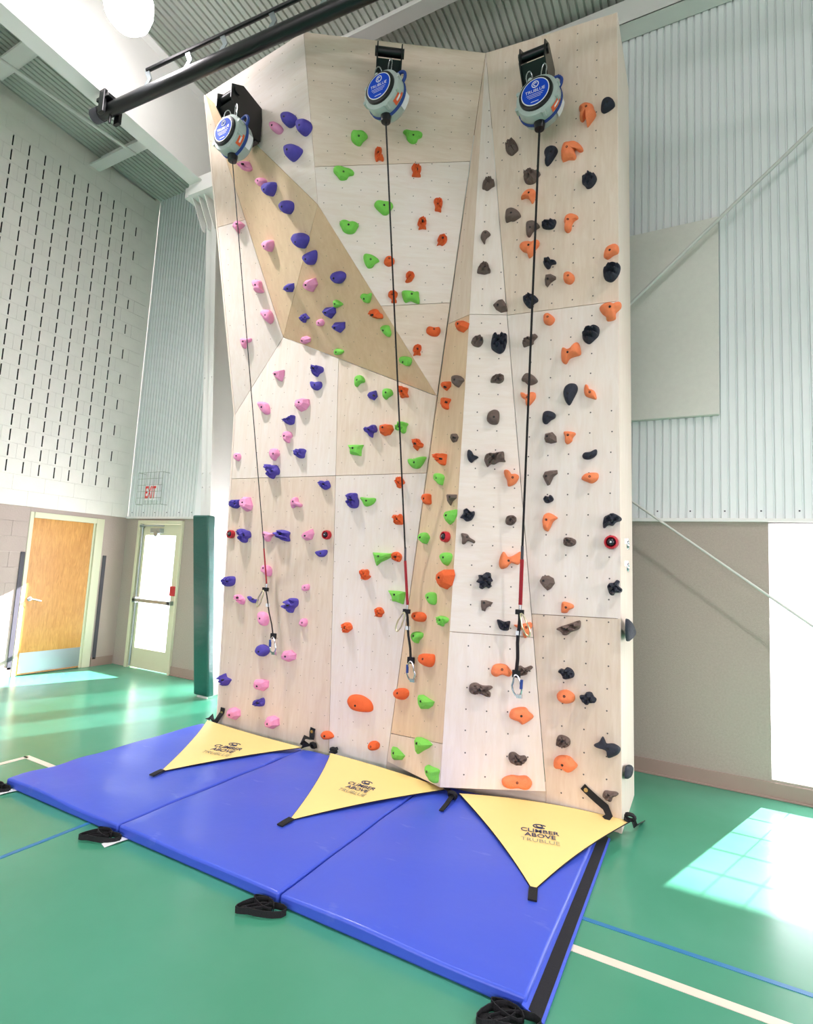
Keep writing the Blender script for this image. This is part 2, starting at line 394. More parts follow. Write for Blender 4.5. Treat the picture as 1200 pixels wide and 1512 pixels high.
# purlins (channel section) spanning along x
for i,y in enumerate([5.50-.06, 4.50, 2.99, 1.5, 0, -1.5, -3, -4.5, -6, -7.5]):
    zt = deck_z(y); b = MB(); wd = .16 if i == 0 else .15
    if i == 0: b.box(-5.4,XR,y-.10,y-.095,7.30,7.56);  b.box(-5.4,XR,y-.10,y+.10,7.30,7.306)
    else:
        b.box(XL,XR,y-.006,y+.006,zt-.24,zt-.001); b.box(XL,XR,y-.15,y,zt-.25,zt-.24); b.box(XL,XR,y-.155,y-.15,zt-.25,zt-.22); b.box(XL,XR,y,y+.15,zt-.012,zt-.002)
    tag(b.build('roof_purlin', M_steel), kind='structure')
# rafter frame
XC = -5.36
b = MB()
y0,z0,y1,z1 = 4.30,6.17,-8.8,6.95
def rz(y): return z0+(y0-y)*.062
fl = .10
b.prism([(XC-fl,y0,z0),(XC+fl,y0,z0),(XC+fl,y1,rz(y1)),(XC-fl,y1,rz(y1))][::-1],[(XC-fl,y0,z0+.015),(XC+fl,y0,z0+.015),(XC+fl,y1,rz(y1)+.015),(XC-fl,y1,rz(y1)+.015)][::-1])
b.prism([(XC+.005,y0+1.1,z0),(XC+.005,y1,rz(y1)),(XC+.005,y1,rz(y1)+1.05),(XC+.005,y0+1.1,z0+1.0)],[(XC-.005,y0+1.1,z0),(XC-.005,y1,rz(y1)),(XC-.005,y1,rz(y1)+1.05),(XC-.005,y0+1.1,z0+1.0)])
zt = lambda y: rz(y)+1.05
b.prism([(XC-fl,y0+1.1,zt(y0+1.1)),(XC+fl,y0+1.1,zt(y0+1.1)),(XC+fl,y1,zt(y1)),(XC-fl,y1,zt(y1))][::-1],[(XC-fl,y0+1.1,zt(y0+1.1)+.015),(XC+fl,y0+1.1,zt(y0+1.1)+.015),(XC+fl,y1,zt(y1)+.015),(XC-fl,y1,zt(y1)+.015)][::-1])
tag(b.build('rafter', M_steel), kind='structure')
# knee: thick plate block with gusset stiffeners, then tapered column
b = MB()
kz = z0-.02
b.box(XC-.20,XC+.30,4.16,5.2,kz-.10,kz+.03); b.box(XC-.12,XC+.30,4.14,4.16,kz-.10,kz+.10)
for gx in (XC-.10, XC, XC+.10):
    b.prism([(gx-.006,4.19,kz-.10),(gx-.006,4.42,kz-.10),(gx-.006,4.42,kz-.42),(gx-.006,4.38,kz-.42)],[(gx+.006,4.19,kz-.10),(gx+.006,4.42,kz-.10),(gx+.006,4.42,kz-.42),(gx+.006,4.38,kz-.42)])
ct, cb = 4.40, 4.93
hw = .085
b.prism([(XC-hw,ct,kz-.1),(XC+hw,ct,kz-.1),(XC+hw,cb,0),(XC-hw,cb,0)],[(XC-hw,ct+.015,kz-.1),(XC+hw,ct+.015,kz-.1),(XC+hw,cb+.015,0),(XC-hw,cb+.015,0)])
b.prism([(XC-.005,ct,kz-.1),(XC-.005,5.25,kz-.1),(XC-.005,5.25,0),(XC-.005,cb,0)],[(XC+.005,ct,kz-.1),(XC+.005,5.25,kz-.1),(XC+.005,5.25,0),(XC+.005,cb,0)])
b.box(XC-hw,XC+hw,5.25,5.265,0,7.1)
for zz in (2.55,2.72,3.9): 
    for xx in (-.06,.06): b.box(XC+xx-.008,XC+xx+.008,ct+(cb-ct)*(1-zz/6)-.012,ct+(cb-ct)*(1-zz/6)+.01,zz,zz+.016)
tag(b.build('steel_column', M_steel), kind='structure')
# white lining panel behind the column
tag(MB().box(-6.45,-3.4,YB-.05,YB-.004,ZM+.01,7.2).build('wall_lining', M_white), kind='structure')
# horizontal girt rod behind the climbing wall's left edge
tag(MB().tube([(XC,5.2,4.05),(-3.0,5.2,4.05)],.03,8).build('girt_rod', M_white,smooth=50), kind='structure')

# ================================================================ DOORS
d1 = empty('door_1', (XL,DY0,0)); d1['kind'] = 'structure'
MB().box(XL-.05,XL-.012,DY0,DY1,.012,DTZ).build('door_panel', M_doorw, d1); dp1 = bpy.data.objects['door_panel']
b = MB(); b.box(XL-.06,XL+.008,FY0,DY0,0,2.2); b.box(XL-.06,XL+.02,DY1,FY1,0,2.2); b.box(XL-.06,XL+.02,DY0,DY1,DTZ,2.2)
b.box(XL-.02,XL-.005,DY1-.03,DY1,0,DTZ)
b.build('door_frame', M_frame, d1, bevel=.004)
MB().box(XL-.012,XL-.008,DY0+.03,DY1-.03,.03,.30).build('kick_plate', M_kick, dp1)
b = MB(); b.tube([(XL-.012,DY0+.07,1.02),(XL+.05,DY0+.07,1.02)],.012); b.tube([(XL+.05,DY0+.07,1.02),(XL+.052,DY0+.12,1.01),(XL+.052,DY0+.19,.99)],.011)
b.lathe([(.032,0),(.032,.012),(.02,.016)],16,Matrix.Translation((XL-.012,DY0+.07,1.02))@Matrix.Rotation(math.pi/2,4,'Y'))
b.build('lever_handle', M_chrome, dp1, smooth=40)
for i,y in enumerate((FY0-.03, FY1+.07)):
    o = MB().box(XL+.001,XL+.012,y-.035,y+.02,.10,1.65).build('corner_protector', M_plast, bevel=.003)
    tag(o, ['dark grey upright bumper strip on the wall left of the wooden door','dark grey upright bumper strip between the wooden door and the corner'][i], 'bumper strip', 'dark bumper strips beside the wooden door')
# exit door in back wall
d2 = empty('door_2', (DX0,YB,0)); d2['kind'] = 'structure'
b = MB(); b.box(DX0,DX0+.06,YB-.04,YB+.14,0,DZ); b.box(DX1-.03,DX1,YB-.04,YB+.14,0,DZ); b.box(DX0+.06,DX1-.03,YB-.04,YB+.14,DZ-.05,DZ)
b.build('door_frame', M_frame, d2, bevel=.004)
ex0, ex1, ez = DX0+.065, DX1-.035, DZ-.055
gx0, gx1, gz0, gz1 = ex0+.09, ex1-.12, .30, 2.0
b = MB(); b.box(ex0,gx0,YB,YB+.045,.012,ez); b.box(gx1,ex1,YB,YB+.045,.012,ez); b.box(gx0,gx1,YB,YB+.045,.012,gz0); b.box(gx0,gx1,YB,YB+.045,gz1,ez)
dp2 = b.build('door_panel', M_frame, d2)
MB().box(gx0,gx1,YB+.018,YB+.026,gz0,gz1).build('glass_pane', M_glass, dp2)
b = MB(); b.box(ex0+.02,ex1-.03,YB-.075,YB-.045,.985,1.035); b.box(ex0+.02,ex0+.09,YB-.075,YB,.97,1.05); b.box(ex1-.1,ex1-.04,YB-.075,YB,.98,1.04)
b.build('push_bar', M_kick, dp2, bevel=.006)
b = MB(); b.box(ex0+.28,ex0+.50,YB-.07,YB,2.03,2.10); b.lathe([(.045,0),(.045,.05)],16,Matrix.Translation((ex0+.42,YB-.03,2.02))@Matrix.Rotation(math.pi/2,4,'X')); b.box(ex0+.05,ex0+.60,YB-.09,YB-.075,2.125,2.145); b.box(ex0+.05,ex0+.10,YB-.09,YB-.03,2.11,2.15)
b.build('door_closer', M_kick, d2, bevel=.004)
MB().tube([(ex0+.03,YB-.015,.03),(ex0+.03,YB-.015,ez)],.014,8).build('continuous_hinge', M_kick, d2, smooth=50)

# exit sign with wire guard
sg = empty('exit_sign', ony(224,727,YB-.02)); c = ony(224,727,YB-.06)
MB().box(c.x-.16,c.x+.16,YB-.07,YB-.006,c.z-.12,c.z+.12).build('sign_box', M_white, sg, bevel=.008)
put_text('exit_lettering','EXIT', frame(Vector((c.x-.015,YB-.0725,c.z)),Vector((1,0,0)),Vector((0,0,1))), .24,.19, M_exitr, sg, .025)
b = MB(); g0,g1,h0,h1 = c.x-.27,c.x+.30,c.z-.19,c.z+.30; yg = YB-.12
for i in range(7): xx = g0+(g1-g0)*i/6; b.tube([(xx,yg,h0),(xx,yg,h1)],.0028,5)
for i in range(6): zz = h0+(h1-h0)*i/5; b.tube([(g0,yg,zz),(g1,yg,zz)],.0028,5)
for xx in (g0,g1):
    for zz in (h0,h1): b.tube([(xx,yg,zz),(xx,YB,zz)],.0035,5)
b.build('wire_guard', M_wire, sg)
tag(sg, 'white exit sign with red letters behind a wire guard above the glazed door', 'exit sign')
p = ony(258,873,YB)
fp = MB().box(p.x-.055,p.x+.055,YB-.05,YB,p.z-.07,p.z+.07).build('fire_alarm_pull', M_pull, bevel=.006)
tag(fp, 'small red fire alarm pull station on wall right of the glazed exit door', 'fire alarm')

# acoustic panel on the corrugated sheet
a0 = ony(1056,320,YB-.06); a1 = ony(1066,611,YB-.06)
ap = MB().box(-1.35,a1.x-.02,YB-.06,YB-.002,a1.z,a0.z).build('acoustic_panel', M_felt, bevel=.008)
tag(ap, 'large grey green felt sound panel on the ribbed wall right of the climbing wall', 'acoustic panel')
# brace rods
def rodobj(pa,pb,y,r,name,lab):
    A,B = ony(*pa,y), ony(*pb,y); d = B-A
    b = MB(); b.tube([A-d*.9,B+d*.4],r,8)
    o = b.build(name, M_steel, smooth=50); o.data.materials[0] = mat('rod_paint',(206,208,200),.5); return tag(o, lab, 'brace rod', 'diagonal steel brace rods')
rodobj((932,447),(1200,190),YB-.2,.016,'brace_rod','pale steel brace rod rising to the right across the ribbed wall')
rodobj((935,742),(1200,925),YB-.2,.010,'brace_rod','thin white brace rod falling to the right across the glass block window')

# ceiling pipes on left
b = MB(); A,B = onz(0,88,7.25), onz(200,228,7.25)
tag(MB().tube([A,Vector((A.x,B.y,A.z))+Vector((.0,.0,0)) if False else B],.022,8).build('conduit', M_steel, smooth=50), 'thin pale pipe under the ceiling left of the white rafter', 'pipe')

# green column pad
b = MB(); zb, ztp = .03, 2.21
def padpt(z): return 4.87+(.0)*z
c0,c1 = XC-.12, XC+.13
b.add([(c0,4.90,zb),(c1,4.90,zb),(c1,5.0,zb),(c0,5.0,zb),(c0-.02,4.66,ztp),(c1+.0,4.66,ztp),(c1+.0,4.78,ztp),(c0-.02,4.78,ztp)],[(0,1,2,3),(4,7,6,5),(0,4,5,1),(1,5,6,2),(2,6,7,3),(3,7,4,0)])
o = b.build('column_pad', M_pad, bevel=.02); tag(o, 'dark green vinyl protective pad wrapped around the steel column', 'column pad')

# black track pipe under the rafter with thin rail above
zp = 6.06; A = onz(150,168,zp); B = onz(500,10,zp); d = (B-A).normalized()
tp = empty('curtain_pipe', A)
MB().tube([A-d*.02,A+d*7],.062,16).build('pipe', M_black, tp, smooth=40)
up = Vector((0,0,.25)); 
def along(u,v):   # point on pipe under a picture column
    r_ = ray(u,v); n = r_.cross(fw.cross(r_)).normalized(); best = min((abs((A+d*t-O).normalized().cross(r_.normalized()).length),t) for t in [i*.01 for i in range(600)]); return best[1]
t0 = along(212,137)
MB().tube([A+d*t0+up,A+d*7+up],.020,8).build('rail', M_black, tp, smooth=40)
for q in ((212,137),(270,108),(322,84),(393,47),(470,12)):
    t = along(*q)
    MB().strip([A+d*(t-.02)+Vector((0,0,.05)),A+d*(t+.05)+Vector((0,0,.14)),A+d*t+up],d,.05,.012).build('bracket', M_kick, tp)
b = MB(); e = A+d*.12
b.box(e.x-.09,e.x+.10,e.y-.09,e.y+.09,zp+.05,zp+.085); b.box(e.x-.03,e.x+.05,e.y-.10,e.y-.065,zp-.10,zp+.14); b.box(e.x-.03,e.x+.05,e.y+.065,e.y+.10,zp-.10,zp+.19); b.tube([e+Vector((.02,0,-.15)),e+Vector((.02,0,-.05))],.012)
b.build('clamp', M_black, tp, bevel=.006)
b = MB(); b.tube([A-d*.10,A+d*.0],.068,16); b.build('end_cap', M_plast, tp, smooth=40)
tag(tp, 'black steel pipe with thin rail hung below the ceiling left of the wall top', 'pipe')
# high-bay lamps (two near the wall, the rest of the hall's rows behind the camera)
def lamp(x,y,z,lab,grp=None):
    L = empty('high_bay_lamp', (x,y,z)); M = Matrix.Translation((x,y,z))
    MB().lathe([(.03,-.21),(.12,-.19),(.18,-.12),(.205,-.02),(.20,.08),(.17,.13)],24,M).build('globe', M_lamp, L, smooth=60)
    MB().lathe([(.175,.13),(.16,.16),(.10,.22),(.09,.42),(.03,.44)],24,M).build('housing', M_white, L, smooth=60)
    MB().tube([(x,y,z+.43),(x,y,deck_z(y)-.005)],.01,6).build('stem', M_steel, L)
    sl = bpy.data.lights.new('lamp_light','SPOT'); sl.energy = SPOT; sl.spot_size = math.radians(140); sl.spot_blend = .10; sl.shadow_soft_size = .07; sl.color = (1,.96,.98)
    slo = bpy.data.objects.new('lamp_light', sl); COL.objects.link(slo); slo.location = (x,y,z-.225)
    if y > 0:
        s2 = bpy.data.lights.new('lamp_beam','SPOT'); s2.energy = BEAM; s2.spot_size = math.radians(112); s2.spot_blend = .9; s2.shadow_soft_size = .10; s2.color = (1,.95,.97)
        so2 = bpy.data.objects.new('lamp_beam', s2); COL.objects.link(so2); so2.location = (x,y,z-.23)
    tag(L, lab, 'ceiling lamp', grp)
pl = onz(190,8,6.6)
lamp(pl.x,pl.y,6.6,'glowing round ceiling lamp over the left end of the climbing wall')
lamp(1.75,2.6,6.6,'glowing round ceiling lamp in front of the wall, beyond the right of frame')
for x,xn in ((-4.4,'left'),(1.75,'right')):
    for y,yn in ((-1.6,'near'),(-5.6,'far')): lamp(x,y,6.4,'glowing round ceiling lamp behind the viewpoint, %s row, %s side'%(yn,xn),'lamps in the hall behind')

# ================================================================ CLIMBING WALL
Y6 = 4.16
PT = {}
PT['C'] = ony(717,78,Y6); PT['D'] = ony(911,18,Y6); PT['E'] = ony(918,1212,Y6); PT['E'].z = 0
PT['B'] = onz(448,47,6.28); PT['R'] = ony(645,585,Y6)
def pn(a,b,c): n = (b-a).cross(c-a).normalized(); return n if n.dot(O-a) > 0 else -n
n3 = pn(PT['B'],PT['C'],PT['R']); PT['P'] = onp(469,302,PT['B'],n3)
PT['A'] = onx(303,140,-4.42); PT['Q'] = ony(418,498,Y6); PT['S'] = ony(347,612,Y6)
PT['L'] = ony(322,1060,Y6); PT['L'].z = 0
PT['T'] = onz(649,1163,.12); PT['R5'] = ony(806,1169,Y6); PT['L4'] = ony(571,1124,Y6)
PT['L4b'] = Vector((PT['L4'].x,Y6,0)); PT['R5b'] = Vector((PT['R5'].x,Y6,0))
TAN = ((222,198,164),(203,176,140))
FAC = {
 'F1': (['S','Q','R','L4','L4b','L'], 'pale lower left panel'),
 'F2': (['Q','P','R'], 'brown triangle'),
 'F3': (['P','B','C','R'], 'tall centre panel'),
 'F4': (['C','T','L4','R'], 'narrow tan strip'),
 'F5': (['C','R5','T'], 'narrow pale wedge'),
 'F6': (['C','D','E','R5b','R5'], 'right-hand panel'),
 'G1': (['A','Q','S'], 'left edge strip'),
 'G2': (['A','P','Q'], 'upper left tan facet'),
 'G3': (['A','B','P'], 'top left triangle'),
}
for k,(ids,_) in FAC.items():
    P = [PT[i] for i in ids]
    n = pn(P[0],P[1],P[2])
    if k == 'F4': n = pn(PT['C'],PT['T'],PT['L4'])
    if k == 'F1' or k == 'F6': n = Vector((0,-1,0))
    FAC[k] = FAC[k] + (P, n)
cw = empty('climbing_wall', (-2.5,Y6,0)); tag(cw, 'tall angular plywood climbing wall with coloured holds', 'climbing wall')
def clip(poly, P, n, sign):
    out = []
    for i in range(len(poly)):
        a,b = poly[i],poly[(i+1)%len(poly)]; da,db = (a-P).dot(n)*sign,(b-P).dot(n)*sign
        if da >= 0: out.append(a)
        if (da>=0) != (db>=0): out.append(a+(b-a)*(da/(da-db)))
    return out
def inset(poly, n, g):
    m = len(poly); out = []
    # order so that n is the outward normal
    ar = sum(((poly[i]).cross(poly[(i+1)%m]) for i in range(m)), Vector()); 
    if ar.dot(n) < 0: poly = poly[::-1]
    for i in range(m):
        a,b,c = poly[i-1],poly[i],poly[(i+1)%m]; d1=(b-a).normalized(); d2=(c-b).normalized()
        n1=n.cross(d1); n2=n.cross(d2); s_=1+n1.dot(n2)
        out.append(b+(n1+n2)*(g/max(s_,.25)))
    return poly, out
WOODS = {}
def woodm(key, a, b, st, seed):
    return wood('birch_ply_'+key, a, b, st, seed, .5)
seedc = [0]
def slab(poly, n, key, tint, st):
    seedc[0] += 1
    base = Vector(tint[0]); 
    m = woodm('%s_%d'%(key,seedc[0]), tint[0], tint[1], st, seedc[0]*1.37)
    poly, ins = inset(poly, n, .0022)
    # drop degenerate points
    pts = [p for i,p in enumerate(ins) if (p-ins[i-1]).length > .004]
    if len(pts) < 3: return
    o = MB().prism(pts, [p-n*.018 for p in pts]).build('plywood_panel', m, cw, origin=sum(pts,Vector())/len(pts)); return o
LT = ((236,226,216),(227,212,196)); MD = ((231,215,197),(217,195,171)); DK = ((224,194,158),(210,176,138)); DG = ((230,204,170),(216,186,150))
ST_H = (1.3,1.3,9); ST_V = (9,9,1.1)
def cut(k, seams, tints, sts):
    ids,_,P,n = FAC[k]; polys = [P]
    # seams: pairs of picture points, cut in the plane holding the view-independent 3D line on the facet and its normal
    for (a,b) in seams:
        A_,B_ = onp(*a,P[0],n), onp(*b,P[0],n); cn = (B_-A_).cross(n).normalized(); new = []
        for q in polys:
            u,v = clip(q,A_,cn,1), clip(q,A_,cn,-1)
            new += [u] if len(v) < 3 else ([v] if len(u) < 3 else [u,v])
        polys = new
    for i,q in enumerate(polys): slab(q, n, k, tints[i%len(tints)], sts[i%len(sts)])
cut('F1', [((341,707),(645,698)),((499,560),(486,1080))], [MD,LT,LT,MD], [ST_V])
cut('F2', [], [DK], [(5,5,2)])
cut('F3', [((470,246),(700,238)),((560,452),(665,447))], [MD,LT,MD], [ST_H])
FAC_F4 = FAC['F4']
# F4 is folded at R: two boards of the strip, cut with the seams
def quadcut(name, P, n, seams, tints, sts):
    FAC['_'] = (None,None,P,n); cut('_', seams, tints, sts)
n4 = FAC['F4'][3]
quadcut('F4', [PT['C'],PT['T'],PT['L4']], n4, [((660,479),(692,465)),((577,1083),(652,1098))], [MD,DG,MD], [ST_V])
cut('F5', [((692,464),(752,465)),((655,932),(797,942))], [LT,LT,LT], [ST_V,ST_H])
cut('F6', [((752,465),(917,444)),((793,907),(920,914))], [MD,LT,MD], [ST_V])
cut('G1', [((320,336),(348,328))], [LT,MD], [ST_V])
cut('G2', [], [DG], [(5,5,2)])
cut('G3', [], [LT], [ST_H])
# filler wedge between folded strip and neighbours, sides, top and plinth
def face(name, pts, m, th=None):
    pts = [Vector(p) for p in pts]; n = (pts[1]-pts[0]).cross(pts[2]-pts[0]).normalized(); th = th or .018
    return MB().prism(pts, [p-n*th for p in pts]).build(name, m, cw)
M_edge = wood('pale_side_ply', (246,232,218), (236,218,200), (9,9,1.0), 9, .5)
M_core = mat('ply_core', (150,112,80), .8)
YD = 4.93
Eb = ony(936,1195,YD); Db = Vector((PT['D'].x+(Eb.x-PT['E'].x)*.7,YD,PT['D'].z))
face('side_panel', [PT['E']+Vector((.001,0,.0)), Vector((Eb.x,YD,0)), Vector((Db.x,YD,PT['D'].z)), PT['D']+Vector((.001,0,0))], M_edge)
Lb = Vector((PT['L'].x-.0,YD,0)); Sb = Vector((PT['S'].x,YD,PT['S'].z))
face('side_panel', [Lb+Vector((-.02,0,0)), PT['L']+Vector((-.02,0.0,0)), PT['S']+Vector((-.02,0,0)), Sb+Vector((-.02,0,0))], M_edge)
Ab = Vector((PT['A'].x,YD,PT['A'].z))
face('side_panel', [Sb+Vector((-.02,0,0)), PT['S']+Vector((-.02,0,0)), PT['A']+Vector((-.02,0,0)), Ab+Vector((-.02,0,0))], M_edge)
topy = Vector((0,.03,0))
face('top_panel', [PT['A']+topy-Vector((0,0,.03)), PT['B']+topy-Vector((0,0,.03)), PT['C']+topy-Vector((0,0,.03)), PT['D']+topy-Vector((0,0,.03)), Vector((Db.x,YD,PT['D'].z-.03)), Ab-Vector((0,0,.03))], M_core) if False else None
t = [PT['A'],PT['B'],PT['C'],PT['D']]
b = MB()
for i in range(3):
    a_,c_ = t[i]+Vector((0,.04,-.03)), t[i+1]+Vector((0,.04,-.03)); ab = Vector((a_.x,YD,a_.z)); cb_ = Vector((c_.x,YD,c_.z))
    b.prism([a_,c_,cb_,ab],[p-Vector((0,0,.018)) for p in (a_,c_,cb_,ab)])
b.build('top_panel', M_core, cw)
# plinth behind the overhanging strips
b = MB(); b.box(PT['L4'].x-.0,PT['R5'].x+.0,Y6+.004,Y6+.022,0,PT['L4'].z+.12); b.build('plinth', wood('plinth_ply', MD[0],MD[1],ST_H,5), cw)
# bottom board closing the projecting strips
bt = [PT['L4']+Vector((.01,0,.004)), PT['T']+Vector((0,.02,.006)), PT['R5']+Vector((-.01,0,.004))]
MB().prism(bt, [p+Vector((0,0,.018)) for p in bt]).build('bottom_board', M_core, cw)
# dark lining just behind the skins so that joints read as joints
b = MB()
for k in ('F1','F2','F3','F5','F6','G1','G2','G3'):
    P,n = FAC[k][2],FAC[k][3]; _,ins = inset(P,n,.03); b.add([p-n*.024 for p in ins],[tuple(range(len(ins)))])
P = [PT['C'],PT['T'],PT['L4']]; _,ins = inset(P,n4,.03); b.add([p-n4*.024 for p in ins],[(0,1,2)])
b.build('backing', M_core, cw)
# bolt holes (t-nuts) on a 6 inch grid over every facet
def pin(poly2, x, y):
    c = False; j = len(poly2)-1
    for i in range(len(poly2)):
        xi,yi = poly2[i]; xj,yj = poly2[j]
        if (yi>y) != (yj>y) and x < (xj-xi)*(y-yi)/(yj-yi)+xi: c = not c
        j = i
    return c
def axes(n):
    ez = n; ex = Vector((0,0,1)).cross(ez).normalized(); ey = ez.cross(ex); return ex,ey,ez
hb = MB(); hb2 = MB()
for k,(ids,_,P,n) in list((kk,vv) for kk,vv in FAC.items() if kk != '_'):
    if k == 'F4': P = [PT['C'],PT['T'],PT['L4']]
    ex,ey,ez = axes(n); o0 = PT['E'] if k == 'F6' else P[0]
    poly2 = [((p-o0).dot(ex),(p-o0).dot(ey)) for p in inset(P,n,.05)[1]]
    xs=[a for a,_ in poly2]; ys=[b_ for _,b_ in poly2]
    i0,i1 = int(min(xs)/.153)-1,int(max(xs)/.153)+1; j0,j1 = int(min(ys)/.153)-1,int(max(ys)/.153)+1
    for i in range(i0,i1+1):
        for j in range(j0,j1+1):
            x_,y_ = i*.153+.05+random.uniform(-.004,.004), j*.153+.02+random.uniform(-.004,.004)
            if pin(poly2,x_,y_):
                c = o0+ex*x_+ey*y_+ez*.0006; r_ = .0058 if k in ('F5','F6') else .0045
                (hb if k in ('F5','F6','F3') else hb2).add([c+ex*(r_*math.cos(a*math.pi/4))+ey*(r_*math.sin(a*math.pi/4)) for a in range(8)]+[c-ez*.002], [tuple(range(8))])
tag(hb.build('bolt_holes', mat('tnut_dark',(84,78,72),.6), cw), kind='stuff'); tag(hb2.build('bolt_holes', mat('tnut_pale',(150,132,112),.6), cw), kind='stuff')
# two metal rings on the narrow side
for v in (805,838):
    p = onx(927,v,PT['E'].x+.02); b = MB()
    b.tube([p+Vector((.0,.03*math.sin(a),.028*math.cos(a))) for a in [2*math.pi*i/14 for i in range(14)]],.006,6,True); b.box(p.x-.02,p.x+.002,p.y-.012,p.y+.012,p.z+.01,p.z+.045)
    b.build('anchor_ring', M_chrome, cw, smooth=50)

# ================================================================ HOLDS
HC = {'P':((240,158,196),'pink'),'V':((84,72,168),'purple'),'G':((124,208,84),'green'),'O':((232,102,48),'orange'),'C':((250,138,88),'peach'),'B':((108,92,84),'brown'),'K':((42,46,58),'black')}
SH = {'r':'rounded','f':'faceted','l':'knobbly','w':'winged','c':'curved','g':'ridged','t':'triangular','d':'dish-shaped','s':'small'}
HD = []
def H(ox, oy, txt):
    for ln in txt.strip().split('\n'):
        c,s_,rest = ln.split(None,2); hx,pts = rest.split(':'); hx = [float(v) for v in hx.split(',')]
        q = [tuple(float(v) for v in t.split(',')) for t in pts.split()]
        HD.append((c,s_,(ox+hx[0]/4,oy+hx[1]/4),[(ox+a/4,oy+b_/4) for a,b_ in q]))
H(300,0,'''
P r 412,745: 397,735 415,720 440,728 462,755 450,780 430,785 408,770
V r 485,695: 465,690 480,668 505,663 530,672 543,700 525,735 498,747 475,728
V r 575,745: 553,740 560,715 590,704 620,712 632,745 615,780 590,797 565,780
V r 502,888: 481,885 488,865 520,852 560,862 576,885 552,925 520,948 492,925
P l 240,970: 222,970 235,953 258,955 275,985 275,1005 255,1012 238,1000
P s 327,1068: 312,1070 320,1052 345,1050 365,1065 362,1085 345,1105 325,1090
V r 367,1120: 355,1100 370,1080 415,1076 418,1120 400,1158 380,1150 360,1125
G w 918,806: 873,790 880,778 905,780 940,778 965,790 970,808 945,830 925,856 895,845 875,820
O l 1035,900: 1015,885 1025,872 1048,872 1055,890 1052,910 1067,935 1060,948 1040,940 1022,950 1012,915
G w 828,1016: 768,1000 775,985 810,982 840,990 870,995 890,1012 885,1030 860,1035 845,1055 810,1058 790,1035 772,1015
''')
H(500,0,'''
G w 440,796: 380,775 395,768 425,772 470,772 494,785 490,805 470,815 458,838 430,842 405,820 398,795
O l 462,1000: 430,990 435,975 465,972 487,985 485,1010 475,1025 485,1040 450,1040 432,1035 440,1015
B l 1018,860: 985,870 995,840 1022,822 1045,840 1056,875 1035,900 1015,912 990,895
B l 880,1082: 848,1105 852,1075 875,1052 900,1055 922,1088 905,1100 880,1118 862,1112
''')
H(700,0,'''
C c 662,635: 617,640 640,620 665,612 700,618 705,640 718,670 690,715 665,742 672,700 660,685 640,712 622,700 632,665
K r 785,608: 747,640 755,600 775,580 800,577 825,595 828,618 805,640 770,660 752,655
K r 455,898: 412,905 425,875 455,862 485,868 490,890 470,925 450,955 430,973 416,960 422,930
C c 547,872: 515,885 530,858 560,848 600,838 630,855 642,880 620,890 595,872 590,890 600,915 590,935 555,935 520,948 512,915
B l 327,1035: 290,1040 297,1012 340,1008 375,1010 388,1022 370,1045 355,1072 320,1082 297,1070
K l 690,1055: 635,1075 640,1045 670,1025 705,1025 722,1045 712,1075 690,1100 665,1107 650,1090
C c 322,1138: 275,1172 285,1145 310,1120 345,1115 360,1130 355,1170 340,1197 322,1172 300,1165
''')
H(300,250,'''
P r 198,325: 175,340 185,315 210,303 240,325 222,345 212,350 205,375 192,360
P r 365,455: 352,440 365,422 400,418 406,445 402,470 392,487 375,475 362,455
V r 472,222: 455,215 465,190 490,182 518,195 523,225 515,250 498,265 475,250
G w 1068,213: 1010,205 1025,187 1070,190 1110,192 1122,215 1110,235 1090,262 1065,265 1040,245 1020,225
G w 858,328: 805,315 815,298 840,297 865,310 890,310 918,325 908,348 890,372 860,377 830,365 815,340
V r 553,430: 527,405 540,380 575,375 610,395 608,430 585,468 555,452 535,425
V r 608,530: 588,522 600,500 655,478 664,520 650,560 625,565 605,545
V r 775,643: 752,640 765,612 800,602 830,615 832,645 805,675 775,668
P f 612,682: 590,680 605,655 655,642 668,680 640,725 608,715 592,695
G w 988,535: 947,530 948,505 975,505 1010,515 1040,538 1015,555 1000,575 975,580 958,560
O r 1098,528: 1067,540 1080,518 1105,513 1130,535 1122,560 1095,570 1072,558
O l 1120,740: 1092,745 1098,722 1125,715 1148,730 1145,750 1135,765 1143,785 1112,785 1112,765
P c 310,685: 288,665 300,652 335,655 345,680 345,700 355,722 335,728 305,722 308,705 295,690
V f 498,705: 478,715 485,690 500,675 528,672 530,700 520,725 492,725
G w 952,765: 930,755 938,735 965,738 988,732 985,765 975,790 955,785 945,770
G s 778,795: 768,778 785,772 820,795 808,808 780,818 772,800
V f 725,845: 704,835 718,818 772,813 776,850 750,883 725,870
V l 600,877: 571,875 580,860 598,852 610,865 623,880 605,890 600,907 585,895
P s 683,907: 668,905 678,888 700,887 712,908 700,925 678,925
P r 368,862: 338,850 350,830 390,830 408,860 408,895 390,910 362,890 350,870
V f 780,935: 760,925 775,905 830,903 830,940 805,967 780,950
O l 1010,857: 982,845 995,828 1020,830 1035,850 1050,860 1053,882 1030,882 1012,870 995,860
G c 1065,950: 1047,935 1060,923 1090,925 1098,945 1105,970 1095,992 1075,975 1060,955
P c 235,1017: 220,1010 228,997 255,1000 280,997 280,1015 255,1028 250,1055 235,1055 225,1035
P f 585,1012: 570,1010 580,992 605,985 630,998 628,1018 600,1033 575,1025
G s 785,1080: 771,1075 785,1060 812,1065 827,1078 805,1095 780,1095
''')
